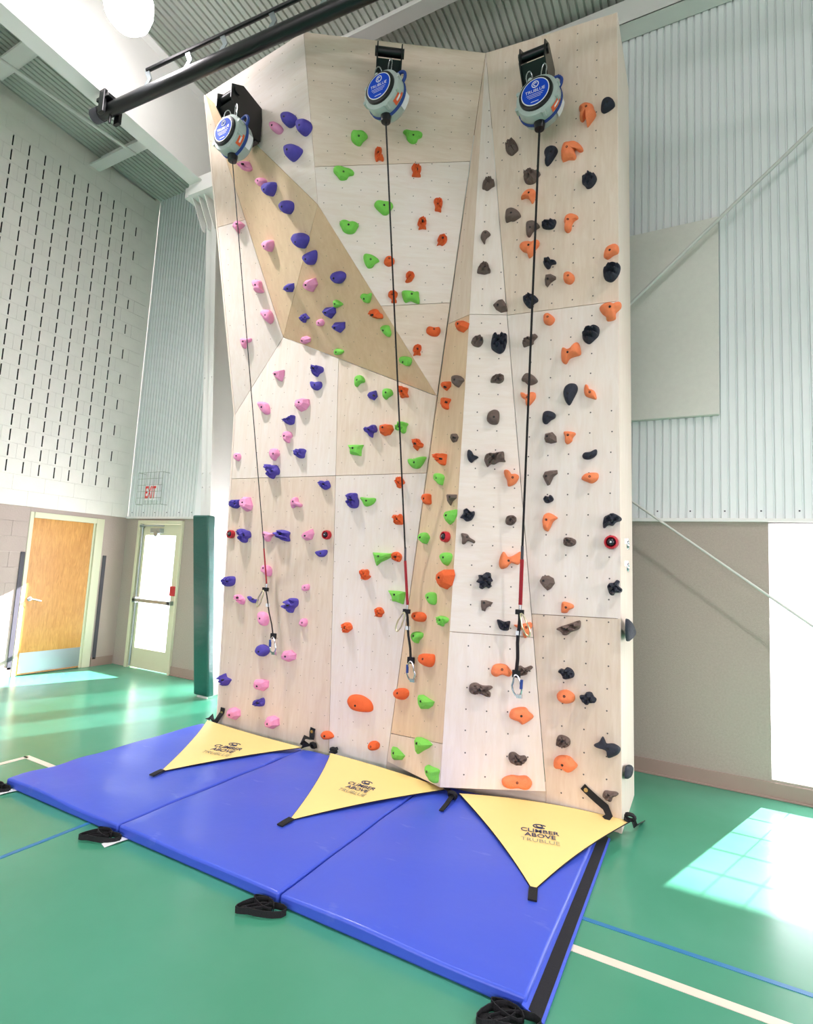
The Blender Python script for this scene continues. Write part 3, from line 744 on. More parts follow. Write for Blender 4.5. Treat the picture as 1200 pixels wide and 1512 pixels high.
H(500,250,'''
G w 382,1138: 355,1115 375,1107 415,1112 427,1130 415,1162 385,1150 362,1140
O l 588,203: 562,190 568,172 595,168 612,185 612,210 605,232 605,250 588,245 568,240 570,215
O l 494,310: 465,320 475,290 490,280 515,290 518,318 510,335 518,350 495,348 472,352 475,335
O l 613,410: 583,415 595,390 620,383 640,400 638,425 615,447 598,442 580,447 588,428
O l 420,628: 397,630 402,608 430,603 448,625 440,645 428,660 405,667 393,660 402,645
G w 430,740: 372,725 385,718 430,720 450,725 472,722 475,745 478,790 450,785 425,775 395,785 380,760
O r 562,945: 518,945 530,928 565,935 595,932 602,958 585,982 550,982 522,965
O f 712,915: 690,925 700,898 735,892 760,905 752,935 725,960 698,950
O l 464,1060: 438,1068 445,1042 465,1032 487,1040 488,1065 480,1080 485,1097 460,1095 440,1100 445,1082
B c 865,375: 838,395 850,368 875,363 897,382 878,400 868,415 862,438 848,420
B l 862,578: 818,605 825,575 850,552 875,552 897,600 880,610 862,615 840,612
B f 938,800: 912,795 940,770 970,768 990,795 998,832 960,840 930,822
B l 840,1010: 782,1015 795,995 825,980 850,998 852,1022 830,1045 800,1040 785,1025
K l 945,1000: 905,990 912,972 930,970 945,982 962,970 990,975 995,1005 992,1030 980,1065 955,1083 930,1075 905,1055 900,1025
''')
H(680,250,'''
B r 300,262: 263,300 265,255 275,235 305,228 340,245 352,270 335,285 310,300 290,300 270,308
B c 410,345: 385,350 390,315 425,307 450,315 465,335 445,350 425,365 405,395 388,385
K l 515,330: 477,325 490,305 525,300 560,298 560,320 545,345 515,352 485,345
C c 632,298: 610,310 620,275 650,258 685,268 692,285 670,300 655,325 650,355 630,370 612,355 618,325
C w 400,447: 345,455 360,430 395,422 425,428 460,418 458,445 435,475 425,500 400,518 390,490 365,480
K l 515,545: 487,550 497,528 520,520 535,540 560,540 560,555 535,560 525,580 510,585 495,570
B f 515,650: 495,650 500,620 530,615 560,630 560,645 530,665 510,692 498,680
C r 634,630: 605,640 612,612 640,605 668,625 668,655 645,675 615,665
C w 880,477: 843,510 848,480 865,455 910,440 932,455 930,490 900,505 870,527 850,520
K g 890,605: 840,605 855,575 890,555 938,560 938,600 915,640 885,660 850,645
K l 398,770: 367,765 385,742 415,735 450,755 452,775 430,790 415,815 395,812 372,785
C r 514,873: 487,880 495,855 520,850 552,875 548,900 525,918 495,908
C w 883,818: 818,820 840,800 880,792 915,800 945,787 945,815 915,845 912,880 865,892 855,865 835,850
B l 398,1000: 365,1025 375,1000 410,990 435,972 452,985 430,1010 425,1030 395,1040 370,1047
K g 768,972: 717,975 730,945 775,920 815,930 812,975 790,1000 755,1027 722,1005
C c 633,1083: 592,1085 600,1055 625,1068 650,1065 680,1045 695,1025 705,1055 705,1090 670,1102 640,1115 620,1145 595,1130
''')
H(300,500,'''
P t 427,212: 412,210 430,190 475,183 472,215 460,250 440,245 418,220
V l 660,180: 638,175 650,158 675,162 700,165 702,190 680,205 668,222 650,215 650,195
V c 660,275: 632,258 645,253 665,258 692,253 697,280 675,302 650,300 638,285
G c 905,243: 892,235 905,218 930,215 948,235 948,255 925,262 905,282 893,275
V f 1005,335: 967,335 985,315 1018,305 1025,340 1005,362 975,350
G r 1080,320: 1060,310 1075,295 1105,297 1115,325 1090,345 1075,358 1062,345
P f 568,378: 543,390 550,362 580,350 618,355 620,385 600,415 570,428 548,412
P c 345,405: 330,380 345,373 375,380 387,410 385,440 360,445 345,425 335,400
V l 505,480: 470,482 485,472 505,468 535,452 535,478 530,500 510,508 490,502
P c 482,577: 472,565 485,548 510,550 522,575 508,590 505,612 490,612 478,590
V l 565,680: 535,680 545,650 565,655 585,648 602,658 595,680 590,702 565,705 550,695
P r 415,680: 395,680 400,652 430,650 445,680 430,700 418,718 405,710
G t 885,647: 852,627 900,625 943,626 930,655 928,692 905,688 880,685 865,680 865,655
P s 197,693: 183,695 190,677 210,676 218,698 205,722 188,712
V l 405,780: 368,745 390,742 400,755 425,745 442,775 438,800 420,805 408,825 390,820 385,790 370,770
V l 710,860: 680,848 700,838 720,848 735,838 747,870 735,885 715,892 695,878
V l 878,955: 850,920 870,912 900,912 905,935 912,960 905,995 870,1000 850,980 855,955
G w 962,957: 928,937 970,940 1013,942 1010,965 985,985 955,990 940,965
V l 187,975: 157,982 165,955 190,952 215,952 212,985 195,1002 170,998
P f 235,968: 218,955 235,932 270,935 283,985 275,1012 250,1020 225,995
P c 533,962: 518,965 530,940 552,938 560,965 580,980 570,995 545,990 522,1000
''')
H(500,500,'''
O l 378,315: 350,300 352,282 370,277 382,290 405,290 400,318 408,342 385,345 365,348 365,325
V l 180,537: 148,540 160,522 180,525 195,515 212,508 222,535 215,550 200,555 195,582 178,575 170,560 155,550
O f 262,525: 236,535 242,510 275,503 310,508 320,535 300,565 265,573 242,558
G l 362,522: 333,525 345,505 360,488 385,492 405,500 395,520 390,550 372,558 355,540 335,538
O l 357,848: 335,840 340,820 365,815 380,835 386,852 370,865 362,882 345,878 342,858
O l 340,1065: 320,1055 325,1040 350,1042 365,1035 378,1065 375,1095 350,1098 330,1095 332,1075
O l 460,625: 433,610 445,592 470,592 480,610 495,620 490,640 470,645 460,660 448,650 445,630
O l 602,710: 570,690 580,675 600,680 615,685 628,680 625,710 620,742 600,745 590,725 575,715
G w 450,733: 405,715 420,708 450,710 475,700 513,697 505,720 490,745 470,765 440,765 420,750 410,735
G c 580,825: 560,815 570,795 600,797 615,815 610,840 603,865 585,850 565,835
O c 505,945: 488,935 500,917 535,918 538,945 538,975 510,978 500,960 490,950
O f 625,285: 608,270 625,252 655,252 655,280 630,306 610,290
O c 625,372: 602,375 608,348 640,350 654,358 640,385 640,412 620,415 615,395 602,390
B c 690,245: 680,240 685,222 710,218 733,240 720,260 700,285 682,270
B f 682,585: 660,590 668,560 690,560 700,580 690,605 670,612
B t 660,935: 638,918 690,920 688,940 665,960 655,985 645,970 642,940
G t 640,1045: 620,1050 628,1020 660,1012 690,1007 688,1040 670,1080 650,1098 635,1075
B l 940,243: 898,255 905,225 940,208 972,215 975,245 950,262 925,258
B r 915,465: 875,465 885,435 915,418 945,428 950,465 940,500 905,503 880,485
K w 790,690: 758,680 765,655 785,665 800,690 825,700 800,718 785,732 765,715
B l 912,695: 860,710 870,682 900,675 930,675 970,665 978,685 980,715 985,725 950,725 920,740 900,738 880,755 868,735
C c 1025,822: 978,775 1000,778 1015,800 1045,800 1065,815 1050,850 1020,868 1000,868 995,835 980,805
K l 765,1040: 717,1055 735,1030 738,1008 760,1003 775,1020 800,1020 803,1040 785,1070 755,1078 735,1062
B l 1015,1067: 985,1075 995,1048 1030,1043 1050,1060 1045,1085 1020,1102 992,1095
''')
H(500,750,'''
B c 757,172: 723,150 760,155 775,175 805,195 798,208 765,195 745,212 728,210 728,180
''')
H(680,500,'''
B r 405,232: 358,245 372,215 395,202 430,218 452,250 420,270 395,270 375,252
C w 390,345: 350,318 370,318 390,330 410,315 437,318 440,345 425,370 400,395 385,390 380,360 358,345
K r 635,325: 605,325 615,285 645,263 680,268 688,300 665,350 640,390 618,370
C c 762,315: 727,300 735,270 750,275 758,295 790,310 800,355 770,350 735,335
K r 515,458: 482,470 490,435 520,425 555,440 555,465 530,480 505,502 485,495
B f 510,577: 492,590 497,560 540,550 562,575 565,610 530,618 500,610
C c 634,570: 608,560 615,548 660,550 678,560 660,585 655,605 630,622 615,610 615,580
K c 770,690: 717,690 730,672 765,668 800,653 803,680 785,700 755,713 725,708
C r 762,815: 712,828 730,800 770,790 810,795 808,830 775,853 745,845
B t 505,812: 483,812 495,785 530,777 568,775 570,795 545,815 525,860 510,867 495,840
K l 515,945: 487,948 497,928 518,932 530,922 545,940 545,955 520,970 498,968
C c 506,1070: 483,1075 492,1040 520,1028 555,1045 570,1060 545,1078 530,1110 512,1138 490,1125 485,1095
K l 890,1075: 838,1110 845,1055 870,1040 900,1030 945,1055 945,1075 915,1085 895,1105 870,1100 850,1117
''')
H(300,750,'''
V l 240,160: 205,130 225,122 245,130 268,140 272,170 255,180 250,200 230,205 215,185 222,165 210,150
P w 365,158: 355,140 378,143 415,152 430,155 400,170 390,195 370,197 358,175
V g 455,155: 415,155 430,138 460,128 505,142 500,165 505,195 480,195 455,182 430,172
P f 603,165: 585,165 600,140 640,123 648,150 635,185 605,192 588,180
V c 692,268: 658,262 680,252 725,247 728,268 710,288 680,287
G t 1037,285: 998,262 1055,265 1115,268 1115,285 1080,305 1045,320 1020,342 1012,320
O l 1140,290: 1115,270 1140,258 1165,275 1168,295 1155,318 1130,312 1115,300
P c 360,355: 345,350 355,337 385,342 400,365 395,400 378,403 372,385 345,378
O l 945,390: 922,378 935,362 950,365 965,362 975,378 972,395 985,405 965,423 945,425 935,405
V l 145,432: 110,430 125,412 150,403 180,408 180,445 160,462 125,460
P s 600,470: 583,460 600,452 622,452 623,480 605,490 585,487
G t 1130,512: 1088,487 1150,490 1190,497 1187,525 1178,570 1155,562 1135,555 1112,550 1110,525
P l 210,530: 187,515 215,513 240,540 235,568 220,568 205,548 190,535
V c 288,540: 258,525 275,522 295,538 322,540 315,555 295,562 270,548
V g 515,575: 475,578 490,562 495,540 520,532 550,540 550,575 530,595 520,620 500,612 485,600
O l 1038,617: 1012,605 1025,588 1050,590 1065,618 1055,630 1048,645 1025,643 1018,625
P c 340,653: 323,625 335,612 365,620 380,650 375,685 358,697 340,680 330,655
P s 585,678: 568,680 580,655 605,655 612,680 598,702 575,695
O l 838,708: 817,692 835,677 860,678 873,695 875,715 860,728 845,738 825,733 825,712
V r 332,848: 310,840 325,812 355,808 385,830 380,858 350,878 320,862
P f 487,877: 460,870 475,845 515,840 542,865 538,895 500,910 465,895
O r 1150,1095: 1130,1085 1145,1067 1180,1065 1202,1080 1202,1110 1175,1133 1145,1125 1132,1105
V l 120,1015: 97,990 112,990 125,978 132,1000 158,1015 150,1030 135,1050 115,1048 112,1020 100,1008
P f 320,1052: 296,1048 305,1015 350,1013 380,1022 378,1060 350,1083 305,1070
O d 900,1167: 850,1130 875,1105 930,1108 980,1140 998,1180 985,1205 930,1205 880,1190 855,1160
V l 325,1150: 294,1155 305,1135 325,1132 350,1122 358,1145 350,1170 320,1172 300,1165
''')
H(280,980,'''
P f 238,302: 222,300 232,265 260,258 290,275 292,310 265,333 232,322
P f 462,355: 440,345 455,315 490,308 520,325 522,365 485,387 448,375
O s 798,427: 776,415 790,400 825,402 847,430 830,445 795,447 778,430
''')
H(500,750,'''
G r 485,175: 475,175 485,150 510,145 528,170 522,190 508,212 485,195
G c 622,293: 608,285 620,265 645,263 662,278 655,310 635,340 620,325
O f 600,412: 580,425 590,385 620,362 665,362 672,395 655,455 625,480 590,465
G c 530,530: 512,515 525,500 550,497 568,510 568,560 550,572 530,550 518,535
O r 452,640: 432,635 445,615 490,617 510,640 500,668 465,672 440,655
G l 598,665: 583,645 605,637 640,652 635,675 618,685 610,700 595,685
G r 445,757: 432,750 450,730 487,738 487,762 470,780 460,800 445,785
O r 500,893: 473,885 485,862 530,862 556,870 555,915 535,940 505,930 480,910
''')
H(680,750,'''
B l 630,190: 605,200 612,175 650,175 678,190 675,215 645,228 612,220
C w 282,312: 228,315 240,275 255,258 270,285 300,285 330,270 355,258 355,310 340,335 300,325 275,350 245,360 230,345
K l 145,430: 92,435 108,415 105,395 130,395 150,380 178,385 180,410 192,430 180,440 180,465 165,475 150,465 130,480 110,470 112,445
B f 490,430: 465,430 480,402 515,398 545,415 553,445 530,475 510,488 490,470 470,445
K l 890,475: 865,470 875,445 905,440 920,425 938,435 930,460 952,480 945,500 910,502 900,517 880,510
B t 137,560: 120,580 122,545 150,545 192,558 180,575 155,590 145,612 125,605
C c 622,587: 592,610 597,560 620,555 660,570 665,590 640,602 625,620 600,620
K l 255,690: 215,665 230,660 260,672 292,668 290,695 283,722 255,725 230,712
C w 387,705: 315,692 340,690 370,685 415,675 425,700 410,725 400,755 380,770 370,750 372,725 340,712
B g 620,712: 565,715 590,700 640,685 700,665 705,700 690,720 650,735 625,752 600,750 590,730
C c 243,952: 180,965 195,930 230,920 270,928 290,950 305,975 285,998 245,985 210,998 185,985
B l 375,965: 335,990 330,945 355,932 380,945 415,932 427,945 400,965 390,985 360,992
B l 112,1075: 50,1078 55,1045 90,1033 130,1050 180,1052 188,1065 165,1080 178,1095 170,1120 130,1105 100,1095 85,1103 60,1095
K l 620,980: 575,965 590,950 610,955 625,942 650,950 668,975 665,1000 640,1010 610,1012 595,985
C r 612,1112: 565,1110 580,1085 620,1075 655,1092 672,1115 665,1145 620,1157 580,1140
K l 750,1125: 700,1110 730,1105 740,1090 770,1090 785,1115 800,1130 790,1152 760,1155 745,1165 715,1145
''')
H(500,980,'''
G t 490,222: 467,185 490,183 530,210 556,225 545,250 520,268 480,268 468,240
G t 467,470: 452,435 475,435 515,452 542,480 520,500 490,515 460,535 455,490
G t 327,528: 313,490 335,495 360,520 383,545 365,570 325,570 315,540
G c 532,637: 517,600 545,610 585,628 580,660 578,700 560,705 545,680 525,650
O s 190,490: 173,485 185,462 215,458 237,475 232,502 205,513 180,505
''')
H(680,980,'''
C w 357,308: 288,315 300,275 340,260 385,260 405,285 432,312 405,340 365,362 345,345 310,332
B l 600,455: 562,475 572,430 600,424 640,445 643,480 615,497 580,490
B l 340,570: 283,560 290,530 320,525 350,545 380,545 393,565 375,590 345,602 300,590
C w 602,595: 547,600 555,560 590,543 640,550 670,580 688,605 665,630 635,643 600,622 560,620
K c 867,507: 785,480 815,465 835,433 850,455 860,475 900,475 940,500 935,530 905,550 870,558 862,520 840,505 800,492
C w 333,702: 243,700 255,675 300,660 345,665 390,665 422,700 410,735 380,745 340,735 290,740 255,725
B l 873,775: 837,775 850,752 885,755 920,760 930,775 900,790 888,815 870,812 845,795
''')

def outline(pts2, smooth, N=34):
    if smooth:
        n = len(pts2); out = []
        per = max(2, round(N/n))
        for i in range(n):
            p0,p1,p2,p3 = pts2[i-1],pts2[i],pts2[(i+1)%n],pts2[(i+2)%n]
            for k in range(per):
                t = k/per; out.append(tuple(.5*((2*p1[a])+(-p0[a]+p2[a])*t+(2*p0[a]-5*p1[a]+4*p2[a]-p3[a])*t*t+(-p0[a]+3*p1[a]-3*p2[a]+p3[a])*t**3) for a in (0,1)))
        return out
    return pts2
hmats = {}
def holdmat(c):
    if c not in hmats: hmats[c] = mat('resin_'+HC[c][1], HC[c][0], .68, var=.10, scale=25, bump=.35, bscale=120, spec=.35)
    return hmats[c]
M_bolt = mat('bolt_black', (16,15,15), .5)
bolt_me = None
def facet_of(u,v):
    R4 = [(717,78),(649,1163),(571,1124),(645,585)]
    px = {'F4':R4,'F5':[(717,78),(807,1169),(650,1163)],'F6':[(717,70),(911,10),(918,1212),(807,1200),(806,1169)],
      'F2':[(418,498),(469,302),(645,585)],'F3':[(469,302),(448,40),(717,70),(645,585)],'G3':[(303,140),(448,40),(469,302)],'G2':[(303,140),(469,302),(418,498)],
      'G1':[(300,140),(418,498),(340,620)]}
    for k in ('F5','F4','F2','F3','F6','G3','G2','G1'):
        if pin(px[k],u,v): return k
    return 'F6' if u > 720 else 'F1'
def make_hold(c, st, hole, poly, fk, n, P0, idx):
    global bolt_me
    rnd = random.Random(idx*13+5)
    cu = sum(p[0] for p in poly)/len(poly); cv = sum(p[1] for p in poly)/len(poly)
    ex,ey,ez = axes(n); ctr = onp(cu,cv,P0,n)
    rough = [onp(u,v,P0,n)-ctr for u,v in poly]; mm = min(max(p.dot(e) for p in rough)-min(p.dot(e) for p in rough) for e in (ex,ey))
    ht = max(.026, min({'r':.62,'f':.60,'l':.60,'w':.50,'c':.52,'g':.6,'t':.50,'d':.42,'s':.6}[st]*mm, .085))
    Pm = P0+n*ht*.33; ctr = onp(cu,cv,Pm,n); ctr = ctr - n*((ctr-P0).dot(n))
    q3 = [onp(u,v,Pm,n)-ctr-n*ht*.33 for u,v in poly]; q2 = [(p.dot(ex),p.dot(ey)) for p in q3]
    hh = onp(hole[0],hole[1],P0+n*ht*.85,n)-ctr; h2 = (hh.dot(ex),hh.dot(ey))
    fac = st in 'ft'
    ol = outline(q2, not fac)
    W = max(p[0] for p in ol)-min(p[0] for p in ol); Hh = max(p[1] for p in ol)-min(p[1] for p in ol)
    rings = ((1,0),(1.0,.22),(.90,.62),(.66,.92),(.36,1.0)) if not fac else ((1,0),(.97,.30),(.60,.92),(.28,1.0))
    if st in 'lgcw': rings = ((1,0),(1.0,.22),(.94,.5),(.82,.76),(.64,.93),(.42,1.0),(.2,1.0))
    # ring centre drifts to the lump's own summit; the bolt seat sits in the top surface
    summit = (h2[0]*.35, h2[1]*.35)
    vs = []; N = len(ol); ph = [rnd.uniform(0,6.28) for _ in range(6)]
    for ri,(s_,z_) in enumerate(rings):
        for i,(x_,y_) in enumerate(ol):
            k = 1-s_; X = x_*s_+summit[0]*k; Y = y_*s_+summit[1]*k; Z = z_*ht
            if st in 'lg' and ri > 0:
                fq = 2*math.pi/max(.034,min(W,Hh)*.42)
                if st == 'g': Z *= 1+.45*math.sin(fq*1.25*(X*.25+Y)+ph[0])
                else: Z *= 1+.42*math.sin(fq*X+ph[0])*math.sin(fq*Y+ph[1])+.14*math.sin(1.9*fq*(X+Y)+ph[2])
            elif st in 'cw' and ri > 0: Z *= 1+.16*math.sin(22*X+ph[0])+.12*math.sin(26*Y+ph[1])
            elif fac and ri > 0: Z *= 1+.22*(x_/max(W,.01))*math.cos(ph[0])+.22*(y_/max(Hh,.01))*math.sin(ph[0])
            elif ri > 0: Z *= 1+.25*(-y_/max(Hh,.01))*.6
            vs.append((X,Y,max(0,Z)))
    fs = [(r_*N+i, r_*N+(i+1)%N, (r_+1)*N+(i+1)%N, (r_+1)*N+i) for r_ in range(len(rings)-1) for i in range(N)]
    top = len(rings)-1; cz = sum(vs[top*N+i][2] for i in range(N))/N
    vs.append((summit[0],summit[1],cz*(.93 if st in 'lgcw' else 1.0))); fs += [(top*N+i, top*N+(i+1)%N, len(vs)-1) for i in range(N)]
    area = sum(ol[i-1][0]*ol[i][1]-ol[i][0]*ol[i-1][1] for i in range(N))
    if area < 0: fs = [f[::-1] for f in fs]
    me = bpy.data.meshes.new('hold'); me.from_pydata(vs,[],fs); me.materials.append(holdmat(c)); me.validate(); me.update()
    if not fac:
        me.polygons.foreach_set('use_smooth',[True]*len(me.polygons)); me.set_sharp_from_angle(angle=math.radians(62))
    o = bpy.data.objects.new('climbing_hold', me); COL.objects.link(o)
    o.matrix_world = Matrix.Translation(ctr) @ Matrix((ex,ey,ez)).transposed().to_4x4()
    # bolt head in its seat: height of surface at the hole
    best = min(range(len(vs)), key=lambda i: (vs[i][0]-h2[0])**2+(vs[i][1]-h2[1])**2)
    near = sorted(range(len(vs)), key=lambda i: (vs[i][0]-h2[0])**2+(vs[i][1]-h2[1])**2)[:4]
    bz = max(vs[i][2] for i in near)
    if bolt_me is None:
        tmp = MB().lathe([(.009,-.022),(.009,-.001),(.0075,.0015),(.0045,.0015),(.004,-.003)],10).build('bolt', M_bolt); bolt_me = tmp.data; bpy.data.objects.remove(tmp)
    bo = bpy.data.objects.new('bolt', bolt_me); COL.objects.link(bo); bo.parent = o; bo.location = (h2[0],h2[1],bz+.001)
    return o, (cu,cv)
ORD = ['','topmost','second','third','fourth','fifth','sixth','seventh','eighth','ninth','tenth','eleventh','twelfth','thirteenth','fourteenth','fifteenth']
recs = []
for i,(c,st,hole,poly) in enumerate(HD):
    cu = sum(p[0] for p in poly)/len(poly); cv = sum(p[1] for p in poly)/len(poly)
    fk = facet_of(cu,cv); P,n = FAC[fk][2],FAC[fk][3]
    o,_c = make_hold(c,st,hole,poly,fk,n,P[0],i); recs.append((o,c,st,fk,cu,cv))
for (o,c,st,fk,cu,cv) in recs:
    same = sorted([r for r in recs if r[1]==c and r[3]==fk], key=lambda r:(r[5],r[4])); k = [r[0] for r in same].index(o); m_ = len(same)
    col = HC[c][1]; loc = FAC[fk][1]
    if m_ == 1: ph = 'the only %s one on the %s'%(col,loc)
    elif k == 0: ph = 'topmost %s one on the %s'%(col,loc)
    elif k == m_-1: ph = 'lowest %s one on the %s'%(col,loc)
    elif k+1 <= m_-k: ph = '%s %s one from the top of the %s'%(ORD[k+1],col,loc)
    else: ph = '%s %s one from the bottom of the %s'%(ORD[m_-k],col,loc)
    tag(o, '%s climbing hold, %s'%(SH[st],ph), 'climbing hold', '%s climbing holds on the wall'%col)
# red cup holds with a dark ball
def redcup(u,v,r,lab,facing):
    fk = facet_of(u,v); P,n = FAC[fk][2],FAC[fk][3]; c = onp(u,v,P[0],n); ex,ey,ez = axes(n)
    T = Matrix.Translation(c) @ Matrix((ex,ey,ez)).transposed().to_4x4()
    rt_ = empty('climbing_hold', c)
    MB().lathe([(r,0),(r*1.05,r*.5),(r*.95,r*1.05),(r*.75,r*1.1),(r*.66,r*.6),(r*.3,r*.4)],20,T).build('cup', mat('resin_red',(196,32,48),.4), rt_, smooth=50)
    MB().lathe([(.02*r,r*.3),(r*.45,r*.42),(r*.62,r*.85),(r*.45,r*1.22),(.1*r,r*1.36)],16,T).build('ball', mat('resin_ball',(34,32,40),.3), rt_, smooth=70)
    MB().lathe([(r*.16,r*1.3),(r*.16,r*1.42),(r*.05,r*1.45)],12,T).build('bolt', M_chrome, rt_, smooth=50)
    tag(rt_, lab, 'climbing hold', 'red cup holds with dark balls')
redcup(343,789,.042,'red cup hold with black ball at the left edge of the wall',0)
redcup(484,790,.042,'red cup hold with black ball, between pink and green holds left of centre',0)
redcup(660,793,.042,'red cup hold with black ball on the narrow tan strip',0)
redcup(903,801,.048,'red ringed hold with navy centre on the right-hand panel near its edge',0)
# holds on the narrow right side
def sidehold(pts, hz, lab):
    X = PT['E'].x; P = [onx(u,v,X+.012) for u,v in pts]; c = sum(P,Vector())/len(P); ol = outline([((p-c).y,(p-c).z) for p in P],True,20); vs = []; N = len(ol)
    for s_,z_ in ((1,0),(.97,.4),(.75,.85),(.4,1)):
        for a,b_ in ol: vs.append((z_*hz,a*s_,b_*s_))
    vs.append((hz,0,0)); fs = [(r*N+i,r*N+(i+1)%N,(r+1)*N+(i+1)%N,(r+1)*N+i) for r in range(3) for i in range(N)]+[(3*N+i,3*N+(i+1)%N,4*N) for i in range(N)]
    me = bpy.data.meshes.new('hold'); me.from_pydata(vs,[],fs); me.materials.append(holdmat('K')); me.polygons.foreach_set('use_smooth',[True]*len(me.polygons)); me.update()
    o = bpy.data.objects.new('climbing_hold', me); COL.objects.link(o); o.location = c
    bo = bpy.data.objects.new('bolt', bolt_me); COL.objects.link(bo); bo.parent = o; bo.location = (hz,0,0); bo.rotation_euler = (0,math.pi/2,0)
    tag(o, lab, 'climbing hold', 'black climbing holds on the wall')
sidehold([(923,915),(928,918),(934,932),(932,940),(924,946)],.035,'large black half-moon climbing hold on the narrow right side of the wall')
sidehold([(922,1142),(923,1132),(928,1129),(931,1131),(930,1141),(926,1149),(922,1149)],.028,'small black climbing hold low on the narrow right side of the wall')

# ================================================================ AUTO BELAY DEVICES
def carab(b, c, d_long, d_side, L, Wd, r=.005):
    pts = []
    for i in range(18):
        a = 2*math.pi*i/18; pts.append(c + d_long*(L/2*math.sin(a)) + d_side*(Wd/2*math.cos(a)*(1 if math.sin(a)>0 else .75)))
    b.tube(pts, r, 6, True)
def device(ctr_px, y, rpx, wall_pt, bpx, nozzle_px, line, lab, linelab, brlab):
    c = ony(*ctr_px,y); depth = (c-O).dot(fw); r = rpx*depth/FPX
    D = empty('auto_belay_device', c); X,Z = Vector((1,0,0)),Vector((0,0,1))
    ax = Vector((-.05,-1,0)).normalized()
    T = frame(c, Vector((1,-.05,0)), Z)   # local z = towards the hall
    T = Matrix.Translation(c) @ Matrix((Vector((1,-.05,0)).normalized(), Z, ax)).transposed().to_4x4()
    t = r*.72
    MB().lathe([(r*.55,-t),(r*.80,-t*.92),(r*.95,-t*.6),(r,0),(r*1.0,t*.55),(r*.97,t*.72),(r*.80,t*.80)],32,T).build('shell', M_body, D, smooth=50)
    b = MB()
    for a in (20,110,200,290,340,155): 
        q = T@Vector((r*.98*math.cos(math.radians(a)), r*.98*math.sin(math.radians(a)), t*.5)); b.lathe([(r*.10,-.02),(r*.10,.03)],8,Matrix.Translation(q)@T.to_3x3().to_4x4())
    tag(b.build('lug', M_body, D), kind='stuff')
    MB().lathe([(r*.80,t*.78),(r*.78,t*.95),(r*.68,t*1.0),(r*.1,t*1.0)],32,T).build('black_cover', M_black, D, smooth=50)
    MB().lathe([(r*.66,t*1.0),(r*.66,t*1.02),(r*.05,t*1.02)],32,T).build('label_rim', M_wht, D)
    disc = MB().lathe([(r*.62,t*1.015),(r*.62,t*1.03),(r*.05,t*1.03)],32,T).build('blue_disc', M_blue, D)
    zf = t*1.036
    put_text('disc_lettering','TRUBLUE', T@Matrix.Translation((0,r*.05,zf)), r*.92, r*.15, M_wht, disc)
    b = MB(); b.tube([T@Vector((r*.15*math.cos(a),r*.36+r*.15*math.sin(a),zf)) for a in [2*math.pi*i/20 for i in range(20)]],.0035,5,True)
    b.tube([T@Vector((r*.07*math.cos(a),r*.36+r*.07*math.sin(a),zf)) for a in [1.5*math.pi*i/14+.6 for i in range(14)]],.003,5)
    for i_,wd in enumerate((.8,.7,.55)): b.box(-r*wd*.5,r*wd*.5,-r*(.12+.08*i_),-r*(.105+.08*i_),zf,zf+.0005,T)
    b.box(-r*.18,r*.18,-r*.50,-r*.475,zf,zf+.0005,T)
    b.build('disc_emblem', M_wht, disc)
    # blue strap round the shell with a loop handle on the upper right
    ring = [T@Vector((r*1.03*math.cos(a),r*1.03*math.sin(a),-t*.05)) for a in [math.radians(-205+i*9) for i in range(30)]]
    MB().strip(ring, T.to_3x3()@Vector((0,0,1)), r*.14, .006).build('blue_strap', M_navy, D)
    ang = math.radians(62); q0 = T@Vector((r*math.cos(ang),r*math.sin(ang),-t*.05))
    e1 = T.to_3x3()@Vector((math.cos(math.radians(48)),math.sin(math.radians(48)),0)); e2 = T.to_3x3()@Vector((-math.sin(math.radians(48)),math.cos(math.radians(48)),0))
    MB().tube([q0-e2*r*.25+e1*r*(-.05+.42*math.sin(a))+e2*r*.32*-math.cos(a) for a in [math.pi*i/10 for i in range(11)]],.013,8).build('handle_loop', M_navy, D, smooth=50)
    # side labels
    def lab_patch(name, a0, a1, za, zb, m):
        b = MB(); n_ = 5; vs = []
        for i in range(n_): a = math.radians(a0+(a1-a0)*i/(n_-1)); vs += [T@Vector((r*1.025*math.cos(a),r*1.025*math.sin(a),za)), T@Vector((r*1.025*math.cos(a),r*1.025*math.sin(a),zb))]
        b.add(vs,[(2*i,2*i+1,2*i+3,2*i+2) for i in range(n_-1)]); b.build(name, m, D)
    lab_patch('orange_label',-50,-15,t*.12,t*.55,M_org); lab_patch('white_label',-40,0,-t*.62,-t*.2,M_wht); 
    lab_patch('label_print',-42,-23,t*.26,t*.40,M_wht)
    q = T@Vector((0,-r*.98,-t*.05)); nz = ony(*nozzle_px,q.y)
    b = MB(); b.lathe([(.038,-.04),(.045,.0),(.038,.05),(.02,.055)],14,Matrix.Translation(q)@Matrix.Rotation(math.pi,4,'X')); b.build('nozzle', M_black, D, smooth=50)
    # carabiners up to the bracket
    top = T@Vector((-r*.1,r*1.0,t*.1))
    b = MB(); carab(b, top+Vector((-.07,0,.06)), Z, Vector((.7,.7,0)), .15,.06); carab(b, top+Vector((.05,-.02,.06)), Z, Vector((.9,-.3,0)), .15,.055); 
    b.build('carabiner', M_chrome, D, smooth=50)
    b = MB(); b.box(top.x-.03,top.x+.04,top.y-.05,top.y+.05,top.z-.05,top.z+.02); b.build('top_lug', M_body, D, bevel=.01)
    tag(D, lab, 'auto belay', 'auto belay devices at the top of the wall')
    # bracket fixed to the wall
    Bk = empty('belay_bracket', wall_pt); wp = wall_pt; hw_ = .10; yo = y-.05; zt_ = top.z+.36; zb_ = top.z-.0; wp = Vector((bpx[2],wp.y,zt_-.1)); yaw = math.radians(bpx[3])
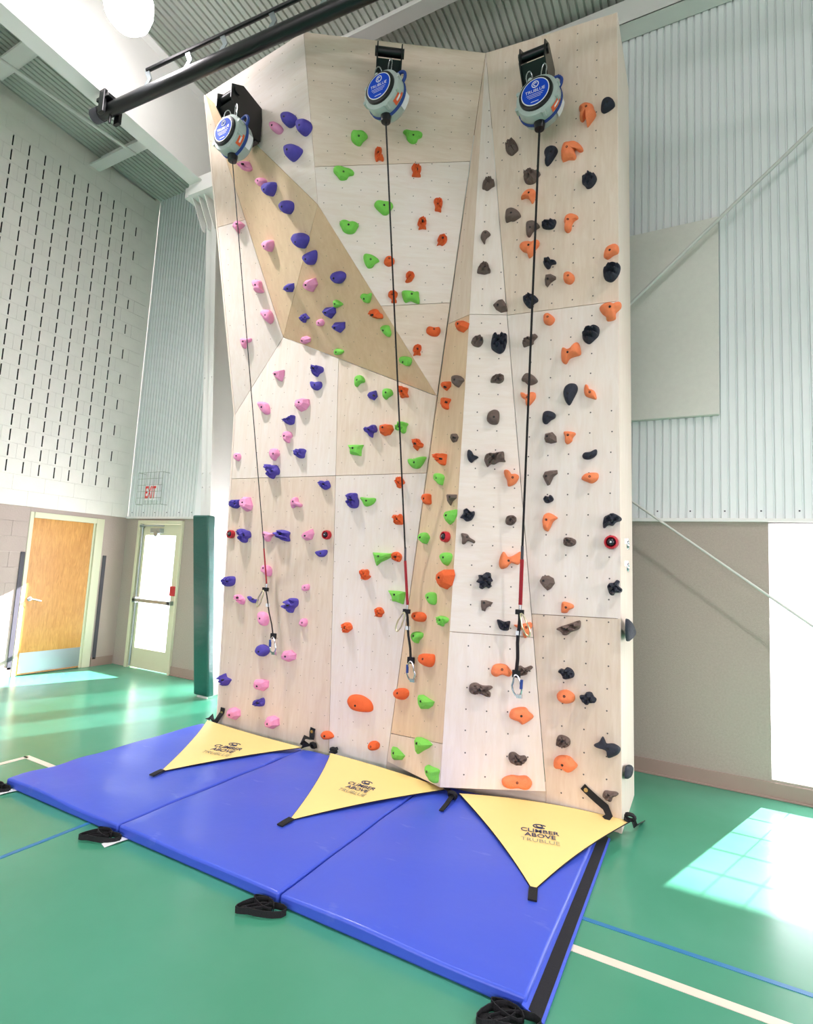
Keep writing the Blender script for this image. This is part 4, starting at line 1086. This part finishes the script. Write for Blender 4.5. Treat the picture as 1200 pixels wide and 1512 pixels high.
    def plate(x): return [(x,wp.y+.03,zt_-.02),(x,yo+.12,zt_+.04),(x,yo,zt_-.03),(x,yo,zt_-.16),(x,wp.y-.10,zb_),(x,wp.y+.03,zb_+.02)]
    for x in (wp.x-hw_,wp.x+hw_): 
        MB().prism(plate(x+.005)[::-1],plate(x-.005)[::-1]).build('side_plate', M_black, Bk, bevel=.002)
    MB().box(wp.x-hw_,wp.x+hw_,wp.y-.025,wp.y+.02,zb_,zt_-.03).build('back_plate', M_black, Bk)
    MB().tube([(wp.x-hw_-.02,yo+.06,zt_-.06),(wp.x+hw_+.02,yo+.06,zt_-.06)],.035,12).build('cross_tube', M_black, Bk, smooth=50)
    b = MB(); b.prism([(wp.x-hw_,yo+.03,zt_-.15),(wp.x+hw_,yo+.03,zt_-.15),(wp.x+hw_,wp.y-.08,zb_+.02),(wp.x-hw_,wp.y-.08,zb_+.02)],[(wp.x-hw_,yo+.04,zt_-.15),(wp.x+hw_,yo+.04,zt_-.15),(wp.x+hw_,wp.y-.07,zb_+.02),(wp.x-hw_,wp.y-.07,zb_+.02)]); b.build('web_plate', M_black, Bk)
    b = MB()
    for sx in (-.07,.07):
        b.lathe([(.012,0),(.012,.01)],8,Matrix.Translation((wp.x+sx,wp.y-.026,zb_+.05))@Matrix.Rotation(math.pi/2,4,'X'))
    b.build('bolt', M_chrome, Bk)
    for ch in Bk.children: ch.data.transform(Matrix.Translation(wp)@Matrix.Rotation(yaw,4,'Z')@Matrix.Translation(-wp))
    tag(Bk, brlab, 'bracket', 'black brackets holding the auto belays')
    # the line
    L = empty('belay_line', q)
    start = q+Vector((0,0,-.04)); sl = ony(*line['sleeve'],line['y']); rd = ony(*line['red'],line['y']); en = ony(*line['redend'],line['y']); tl = ony(*line['tail'],line['y']+.01)
    wd = Vector((.8,-.6,0))
    mid = [start+(sl-start)*(i/8)+Vector((0,.0,-.0)) for i in range(9)]
    MB().strip(mid, wd, .023, .004).build('webbing', M_web, L)
    MB().strip([sl+Vector((0,0,.02)),rd], wd, .026, .008).build('sleeve', M_plast, L)
    MB().strip([rd,en], wd, .036, .008).build('red_cover', M_red, L)
    MB().tube([en+Vector((0,0,0)),en+Vector((0,0,-.05))],.012,8).build('swivel', M_chrome, L, smooth=50)
    s0 = en+Vector((0,-.01,-.05)); b = MB(); n_ = 8
    b.strip([s0+(tl-s0)*(i/n_)+Vector((.004*math.sin(i*1.3),0,0)) for i in range(n_+1)], wd, .034, .006); b.box(s0.x-.03,s0.x+.03,s0.y-.012,s0.y+.012,s0.z-.02,s0.z+.015); b.box(tl.x-.028,tl.x+.028,tl.y-.012,tl.y+.012,tl.z-.02,tl.z+.03)
    b.build('tail_strap', M_web, L)
    m_ = s0+(tl-s0)*.33; MB().box(m_.x-.02,m_.x+.02,m_.y-.008,m_.y+.002,m_.z-.02,m_.z+.01).build('strap_tag', M_wht, L)
    b = MB(); sd_ = line['side']; carab(b, s0+Vector((sd_*.045,-.012,-.09)), Vector((sd_*.4,0,-1)).normalized(), Vector((1,0,sd_*.4)).normalized(), .17,.05,.0065); b.build('carabiner', mat('gold_steel',(214,206,170),.3,metal=.9), L, smooth=50)
    b = MB(); cc = tl+Vector((.01,-.01,-.075)); carab(b, cc, Vector((.12,0,-1)).normalized(), Vector((1,0,.12)).normalized(), .15,.075,.0075); b.box(cc.x+.0,cc.x+.04,cc.y-.012,cc.y+.012,cc.z-.085,cc.z-.06)
    b.build('end_carabiner', M_chrome, L, smooth=50)
    MB().tube([cc+Vector((line['gate']*.034,-.001,.045)),cc+Vector((line['gate']*.032,-.001,-.02))],.0115,8).build('gate_sleeve', M_navy, L, smooth=50)
    tag(L, linelab, 'belay line', 'hanging belay lines')
m_g3n = FAC['G3'][3]
dev_lines = [
 dict(y=4.02,sleeve=(388.5,795),red=(389.5,810),redend=(393.5,862),tail=(403.5,940),side=-1,gate=-1),
 dict(y=4.02,sleeve=(598,812),red=(598,828),redend=(601.5,893),tail=(606.5,976),side=-1,gate=-1),
 dict(y=4.00,sleeve=(771,810),red=(770.5,826),redend=(768,893),tail=(762,996),side=1,gate=1)]
w1 = onp(355,138,PT['A'],m_g3n); w2 = onp(575,82,PT['B'],n3); w3 = ony(792,92,Y6)
device((345,205),w1.y-.27,27,w1,(357,140,w1.x+.19,-6),(343,232),dev_lines[0],'grey drum auto belay with blue disc hanging at the far left of the wall','black belay line with red cover hanging down the left lane','black steel bracket on the top left triangle of the wall')
device((571,144),w2.y-.27,30,w2,(576,82,w2.x,33),(570,172),dev_lines[1],'grey drum auto belay with blue disc at the top of the tall centre panel','black belay line with red cover hanging down the middle lane','black steel bracket at the top of the tall centre panel')
device((797,153),w3.y-.27,31.5,w3,(795,95,ony(793,95,4.0).x,0),(794,185),dev_lines[2],'grey drum auto belay with blue disc on the right-hand panel','black belay line with red cover hanging down the right lane','black steel bracket at the top of the right-hand panel')

# ================================================================ MATS
MT = .068
def crash_mat(x0,x1,y0,y1,lab,sx=0):
    b = MB(); nx,ny = 26,34; vs = []; fs = []
    rnd = random.Random(int(x0*10))
    for k,zz in ((0,.0),(1,MT)):
        for j in range(ny+1):
            for i in range(nx+1):
                x = x0+(x1-x0)*i/nx; y = y0+(y1-y0)*j/ny; z = zz
                if k: z += (.009*math.sin(14*y+6*x)*max(0,math.sin(3.1*y-6+1.5*x)) if x0 < -4 else 0)+.003*math.sin(7*x+3*y+x0)+.002*math.sin(11*y-5*x)-.006*(1 if i in (0,nx) or j in (0,ny) else 0)
                vs.append((x,y,z if k else .002))
    W_ = nx+1; off = (nx+1)*(ny+1)
    for j in range(ny):
        for i in range(nx):
            a = j*W_+i; fs.append((a,a+W_,a+W_+1,a+1)); fs.append((off+a,off+a+1,off+a+W_+1,off+a+W_))
    for i in range(nx): fs.append((i,i+1,off+i+1,off+i)); a = ny*W_+i; fs.append((a+1,a,off+a,off+a+1))
    for j in range(ny): a = j*W_; fs.append((a+W_,a,off+a,off+a+W_)); a = j*W_+nx; fs.append((a,a+W_,off+a+W_,off+a))
    b.add(vs,fs); o = b.build('crash_mat', M_mat, smooth=50, origin=(x0,y0,0)); 
    bv = o.modifiers.new('b','BEVEL'); bv.width = .012; bv.segments = 3; bv.limit_method = 'ANGLE'; bv.angle_limit = math.radians(50)
    return tag(o, lab, 'mat', 'blue folding floor mats at the wall foot')
YM0, YM1 = 2.305, 4.06
xa, xb_, xc_, xd = -4.375, -3.115, -1.852, -.605
ma = crash_mat(xa,xb_-.006,YM0,YM1,'blue vinyl floor mat at the far left, under the first yellow triangle')
mb_ = crash_mat(xb_+.006,xc_-.006,YM0,YM1,'middle blue vinyl floor mat, between the left and right ones')
mc = crash_mat(xc_+.006,xd,YM0,YM1,'nearest blue vinyl floor mat, with a black hook strip along its right edge')
# flap with black strip on right mat
M_hook = mat('black_hook_tape',(20,20,26),.9,bump=.3,bscale=200)
b = MB(); f0,f1 = YM0-.02, YM1-.05
b.prism([(xd-.012,f0,.046),(xd+.075,f0,.012),(xd+.075,f1,.012),(xd-.012,f1,.046)],[(xd-.012,f0,.040),(xd+.075,f0,.004),(xd+.075,f1,.004),(xd-.012,f1,.040)]).build('edge_flap', M_mat, mc)
b = MB(); b.prism([(xd+.014,f0+.005,.0375),(xd+.064,f0+.005,.0185),(xd+.064,f1,.0185),(xd+.014,f1,.0375)],[(xd+.014,f0+.005,.030),(xd+.064,f0+.005,.012),(xd+.064,f1,.012),(xd+.014,f1,.030)]).build('hook_strip', M_hook, mc)
# carry handles: folded black webbing loops lying on the floor
def handle(mo, x, y, par_lab=None, white=None):
    b = MB()
    def loop(cx,cy,rx,ry,ang,z):
        pts = []; 
        for i in range(13):
            a = math.pi*(.05+1.9*i/12)-math.pi*.5+math.pi/2; px,py = rx*math.cos(a),ry*math.sin(a); ca,sa = math.cos(ang),math.sin(ang)
            pts.append(Vector((cx+px*ca-py*sa,cy+px*sa+py*ca,z+.004*math.sin(i))))
        b.strip(pts, Vector((0,0,1)), .03, .004)
    loop(x-.05,y-.09,.085,.04,.9,.022); loop(x+.02,y-.08,.10,.035,.5,.020); loop(x-.02,y-.05,.07,.03,-.2,.024)
    b.strip([(x-.02,y+.03,.012),(x-.03,y-.08,.020),(x-.10,y-.13,.012)], Vector((1,.2,0)), .04,.004)
    b.build('carry_handle', M_web, mo)
handle(ma, xb_-.03, YM0); handle(mb_, xc_-.03, YM0); handle(mc, xd-.04, YM0); handle(ma, xa+.01, YM0+.0)
for mo,x in ((mb_,xb_+.075),(ma,xa+.12)):
    MB().strip([(x,YM0+.02,.006),(x-.01,YM0-.05,.010),(x-.03,YM0-.12,.004)],Vector((1,.1,0)),.05,.002).build('white_tag', M_wht, mo)

# ================================================================ YELLOW TRIANGLES
def flag(p0,p1,p2,bul,lab,tx,wpx):
    z = MT+.010; A_,B_,C_ = onz(*p0,z),onz(*p1,z),onz(*p2,z); n_ = 16; b = MB(); idx = {}; vs = []; fs = []
    A_.z += .018; B_.z += .018
    out = ((A_+B_)/2-C_).normalized(); AB=(A_-C_).normalized(); 
    for i in range(n_+1):
        for j in range(n_+1-i):
            a,bb = i/n_,j/n_; c = 1-a-bb
            P = A_*a+B_*bb+C_*c + out*bul*4*a*bb
            P += (B_-A_).normalized()*(-.03*4*a*c+.03*4*bb*c)*-1
            P.z += .004*math.sin(9*P.x+4*P.y)*min(a,1)*0 + .006*math.sin(6*a+5*bb)*(a+bb)*.5+.004*a*bb
            idx[i,j] = len(vs); vs.append(P)
    for i in range(n_):
        for j in range(n_-i):
            fs.append((idx[i,j],idx[i+1,j],idx[i,j+1]))
            if j < n_-i-1: fs.append((idx[i+1,j],idx[i+1,j+1],idx[i,j+1]))
    m_ = len(vs); Fg = MB()
    nn = (vs[fs[0][1]]-vs[fs[0][0]]).cross(vs[fs[0][2]]-vs[fs[0][0]])
    if nn.z < 0: fs = [f[::-1] for f in fs]
    Fg.add(vs,fs); o = Fg.build('barrier_flag', M_yel, smooth='all'); 
    def edge(a,bq): return [vs[idx[q]] for q in [(round(a[0]+(bq[0]-a[0])*t/n_),round(a[1]+(bq[1]-a[1])*t/n_)) for t in range(n_+1)]]
    E_ = [edge((n_,0),(0,n_)),edge((0,n_),(0,0)),edge((0,0),(n_,0))]
    b = MB()
    for e in E_: b.tube([p+Vector((0,0,-.003)) for p in e],.0035,5)
    b.build('black_binding', M_web, o)
    # front corner tab
    dirn = (C_-(A_+B_)/2).normalized(); sd_ = dirn.cross(Vector((0,0,1)))
    MB().strip([C_-dirn*.02+Vector((0,0,.004)),C_+dirn*.03+Vector((0,0,.003)),C_+dirn*.085+Vector((0,0,-.001))],sd_,.045,.008).build('corner_tab', M_web, o)
    # printing
    zt_ = z+.012
    ctr = onz(*tx[0],zt_); ex = (onz(*tx[1],zt_)-ctr).normalized(); ey = Vector((0,0,1)).cross(ex)
    w_ = (onz(*tx[1],zt_)-ctr).length*2
    def surf(p):  # height of cloth near p
        return min(((q-p).to_2d().length,q.z) for q in vs)[1]
    zz = max(surf(ctr+ex*w_*.5*s1+ey*.1*s2) for s1 in (-1,0,1) for s2 in (-1,0,1))+.0025
    ctr.z = zz
    T = Matrix.Translation(ctr)@Matrix((ex,ey,Vector((0,0,1)))).transposed().to_4x4(); lh = w_*tx[2]
    put_text('printed_word','CLIMBER',T@Matrix.Translation((0,lh*.75,0)),w_,lh*.8,M_ink,o,.015)
    put_text('printed_word','ABOVE',T@Matrix.Translation((0,-lh*.25,0)),w_*.80,lh*.8,M_ink,o,.015)
    put_text('printed_word','TRUBLUE',T@Matrix.Translation((0,-lh*1.35,0)),w_*.98,lh*.7,M_ink2,o)
    b = MB(); cc = T@Vector((0,lh*1.85,0)); rr = lh*.42
    b.tube([cc+ex*(rr*1.6*math.cos(a))+ey*(rr*math.sin(a)) for a in [1.6*math.pi*i/16+.5 for i in range(17)]],.0035,4)
    b.tube([cc+ex*(rr*.8*math.cos(a))+ey*(rr*.5*math.sin(a)) for a in [1.6*math.pi*i/12+2.5 for i in range(13)]],.003,4)
    b.build('printed_emblem', M_ink, o)
    return tag(o, lab, 'warning flag', 'yellow triangular belay warning flags'), A_, B_
f1,a1,b1 = flag((306,1066),(446,1106),(237,1139),-.02,'yellow triangular warning flag lying on the far left mat',((331,1107),(351,1110.5),.30),0)
f2,a2,b2 = flag((488,1115),(660,1168),(427,1211),.02,'middle yellow triangular warning flag, across the centre and right mats',((529,1164),(549,1169.5),.28),0)
f3,a3,b3 = flag((678,1175),(930,1216),(787,1315),.07,'nearest yellow triangular warning flag, on the right mat',((797,1233),(826,1237.5),.26),0)
# tie straps between flags and wall
def tie(pts, wdir, w_, lab, knot=None, grom=None):
    b = MB(); b.strip(pts, wdir, w_, .005); o = b.build('tie_strap', M_web)
    if knot: 
        k = MB(); 
        for i in range(3): k.tube([knot+Vector((.03*math.cos(a+i),.02*math.sin(a)*(i-1),.02+.022*math.sin(a+i))) for a in [2*math.pi*t/9 for t in range(9)]],.010,6,True)
        k.build('knot', M_web, o, smooth=60)
    if grom: MB().lathe([(.014,0),(.014,.004),(.006,.005)],14,Matrix.Translation(grom)@Matrix.Rotation(math.pi/2,4,'X')).build('grommet', mat('brass',(190,165,110),.35,metal=.9), o, smooth=50)
    return tag(o, lab, 'strap', 'black tie straps at the wall foot')
yw = Y6-.006; Xv = Vector((1,0,0))
g = ony(328,1052,yw); g2 = ony(323,1066,yw-.02)
tie([ony(329,1045,yw),g+Vector((0,-.002,0)),g2+Vector((0,-.05,0)),a1+Vector((.0,.04,.035)),a1+Vector((0,0,.006))],[Vector((1,0,0))]*2+[Vector((1,.3,0))]*3,.055,'short black strap at the far left foot of the wall',None,g+Vector((0,-.006,0)))
g = ony(461,1080,yw)
tie([ony(462,1075,yw),g+Vector((0,-.002,0)),ony(460,1092,yw-.03),ony(450,1088,yw-.10),ony(446,1096,yw-.10),ony(455,1102,yw-.07),b1+Vector((0,.0,.01))],[Vector((1,0,0))]*2+[Vector((.3,1,.3))]*5,.055,'black strap curling from the wall foot to the left yellow flag',onz(462,1104,MT),g+Vector((0,-.006,0)))
tie([a2+Vector((.03,.06,.03)),a2+Vector((0,.03,.02)),a2],Vector((1,0,0)),.04,'small black tie at the top corner of the middle yellow flag',a2+Vector((0,.04,-.01)))
k = onz(668,1174,MT+.03)
tie([onz(654,1160,.11),onz(664,1168,.10),k,onz(660,1186,MT+.012),onz(651,1197,MT+.006)],Vector((.7,.7,.1)),.032,'knotted black strap hanging at the point between the two nearer flags',k-Vector((0,0,.02)))
g = ony(865,1166,yw)
tie([ony(860,1161,yw),g+Vector((0,-.002,0)),ony(880,1180,yw-.01),ony(894,1192,yw-.03),ony(899,1204,yw-.05),ony(893,1210,yw-.06)],[Vector((.6,0,.7))]*3+[Vector((.9,0,.4)),Vector((1,0,.1)),Vector((1,0,0))],.048,'long black strap with brass grommet low on the right-hand panel',None,g+Vector((0,-.006,0)))
tie([b3+Vector((0,0,.01)),onz(925,1211,.10),onz(921,1208,.11)],Vector((0,1,.2)),.035,'black strap looped round the bottom right corner of the wall',b3+Vector((.0,.01,0)))
tie([b3+Vector((.02,.0,.012)),onz(938,1220,.05),onz(949,1213,.006)],Vector((.4,1,.0)),.035,'loose black strap end pointing right from the nearest yellow flag')
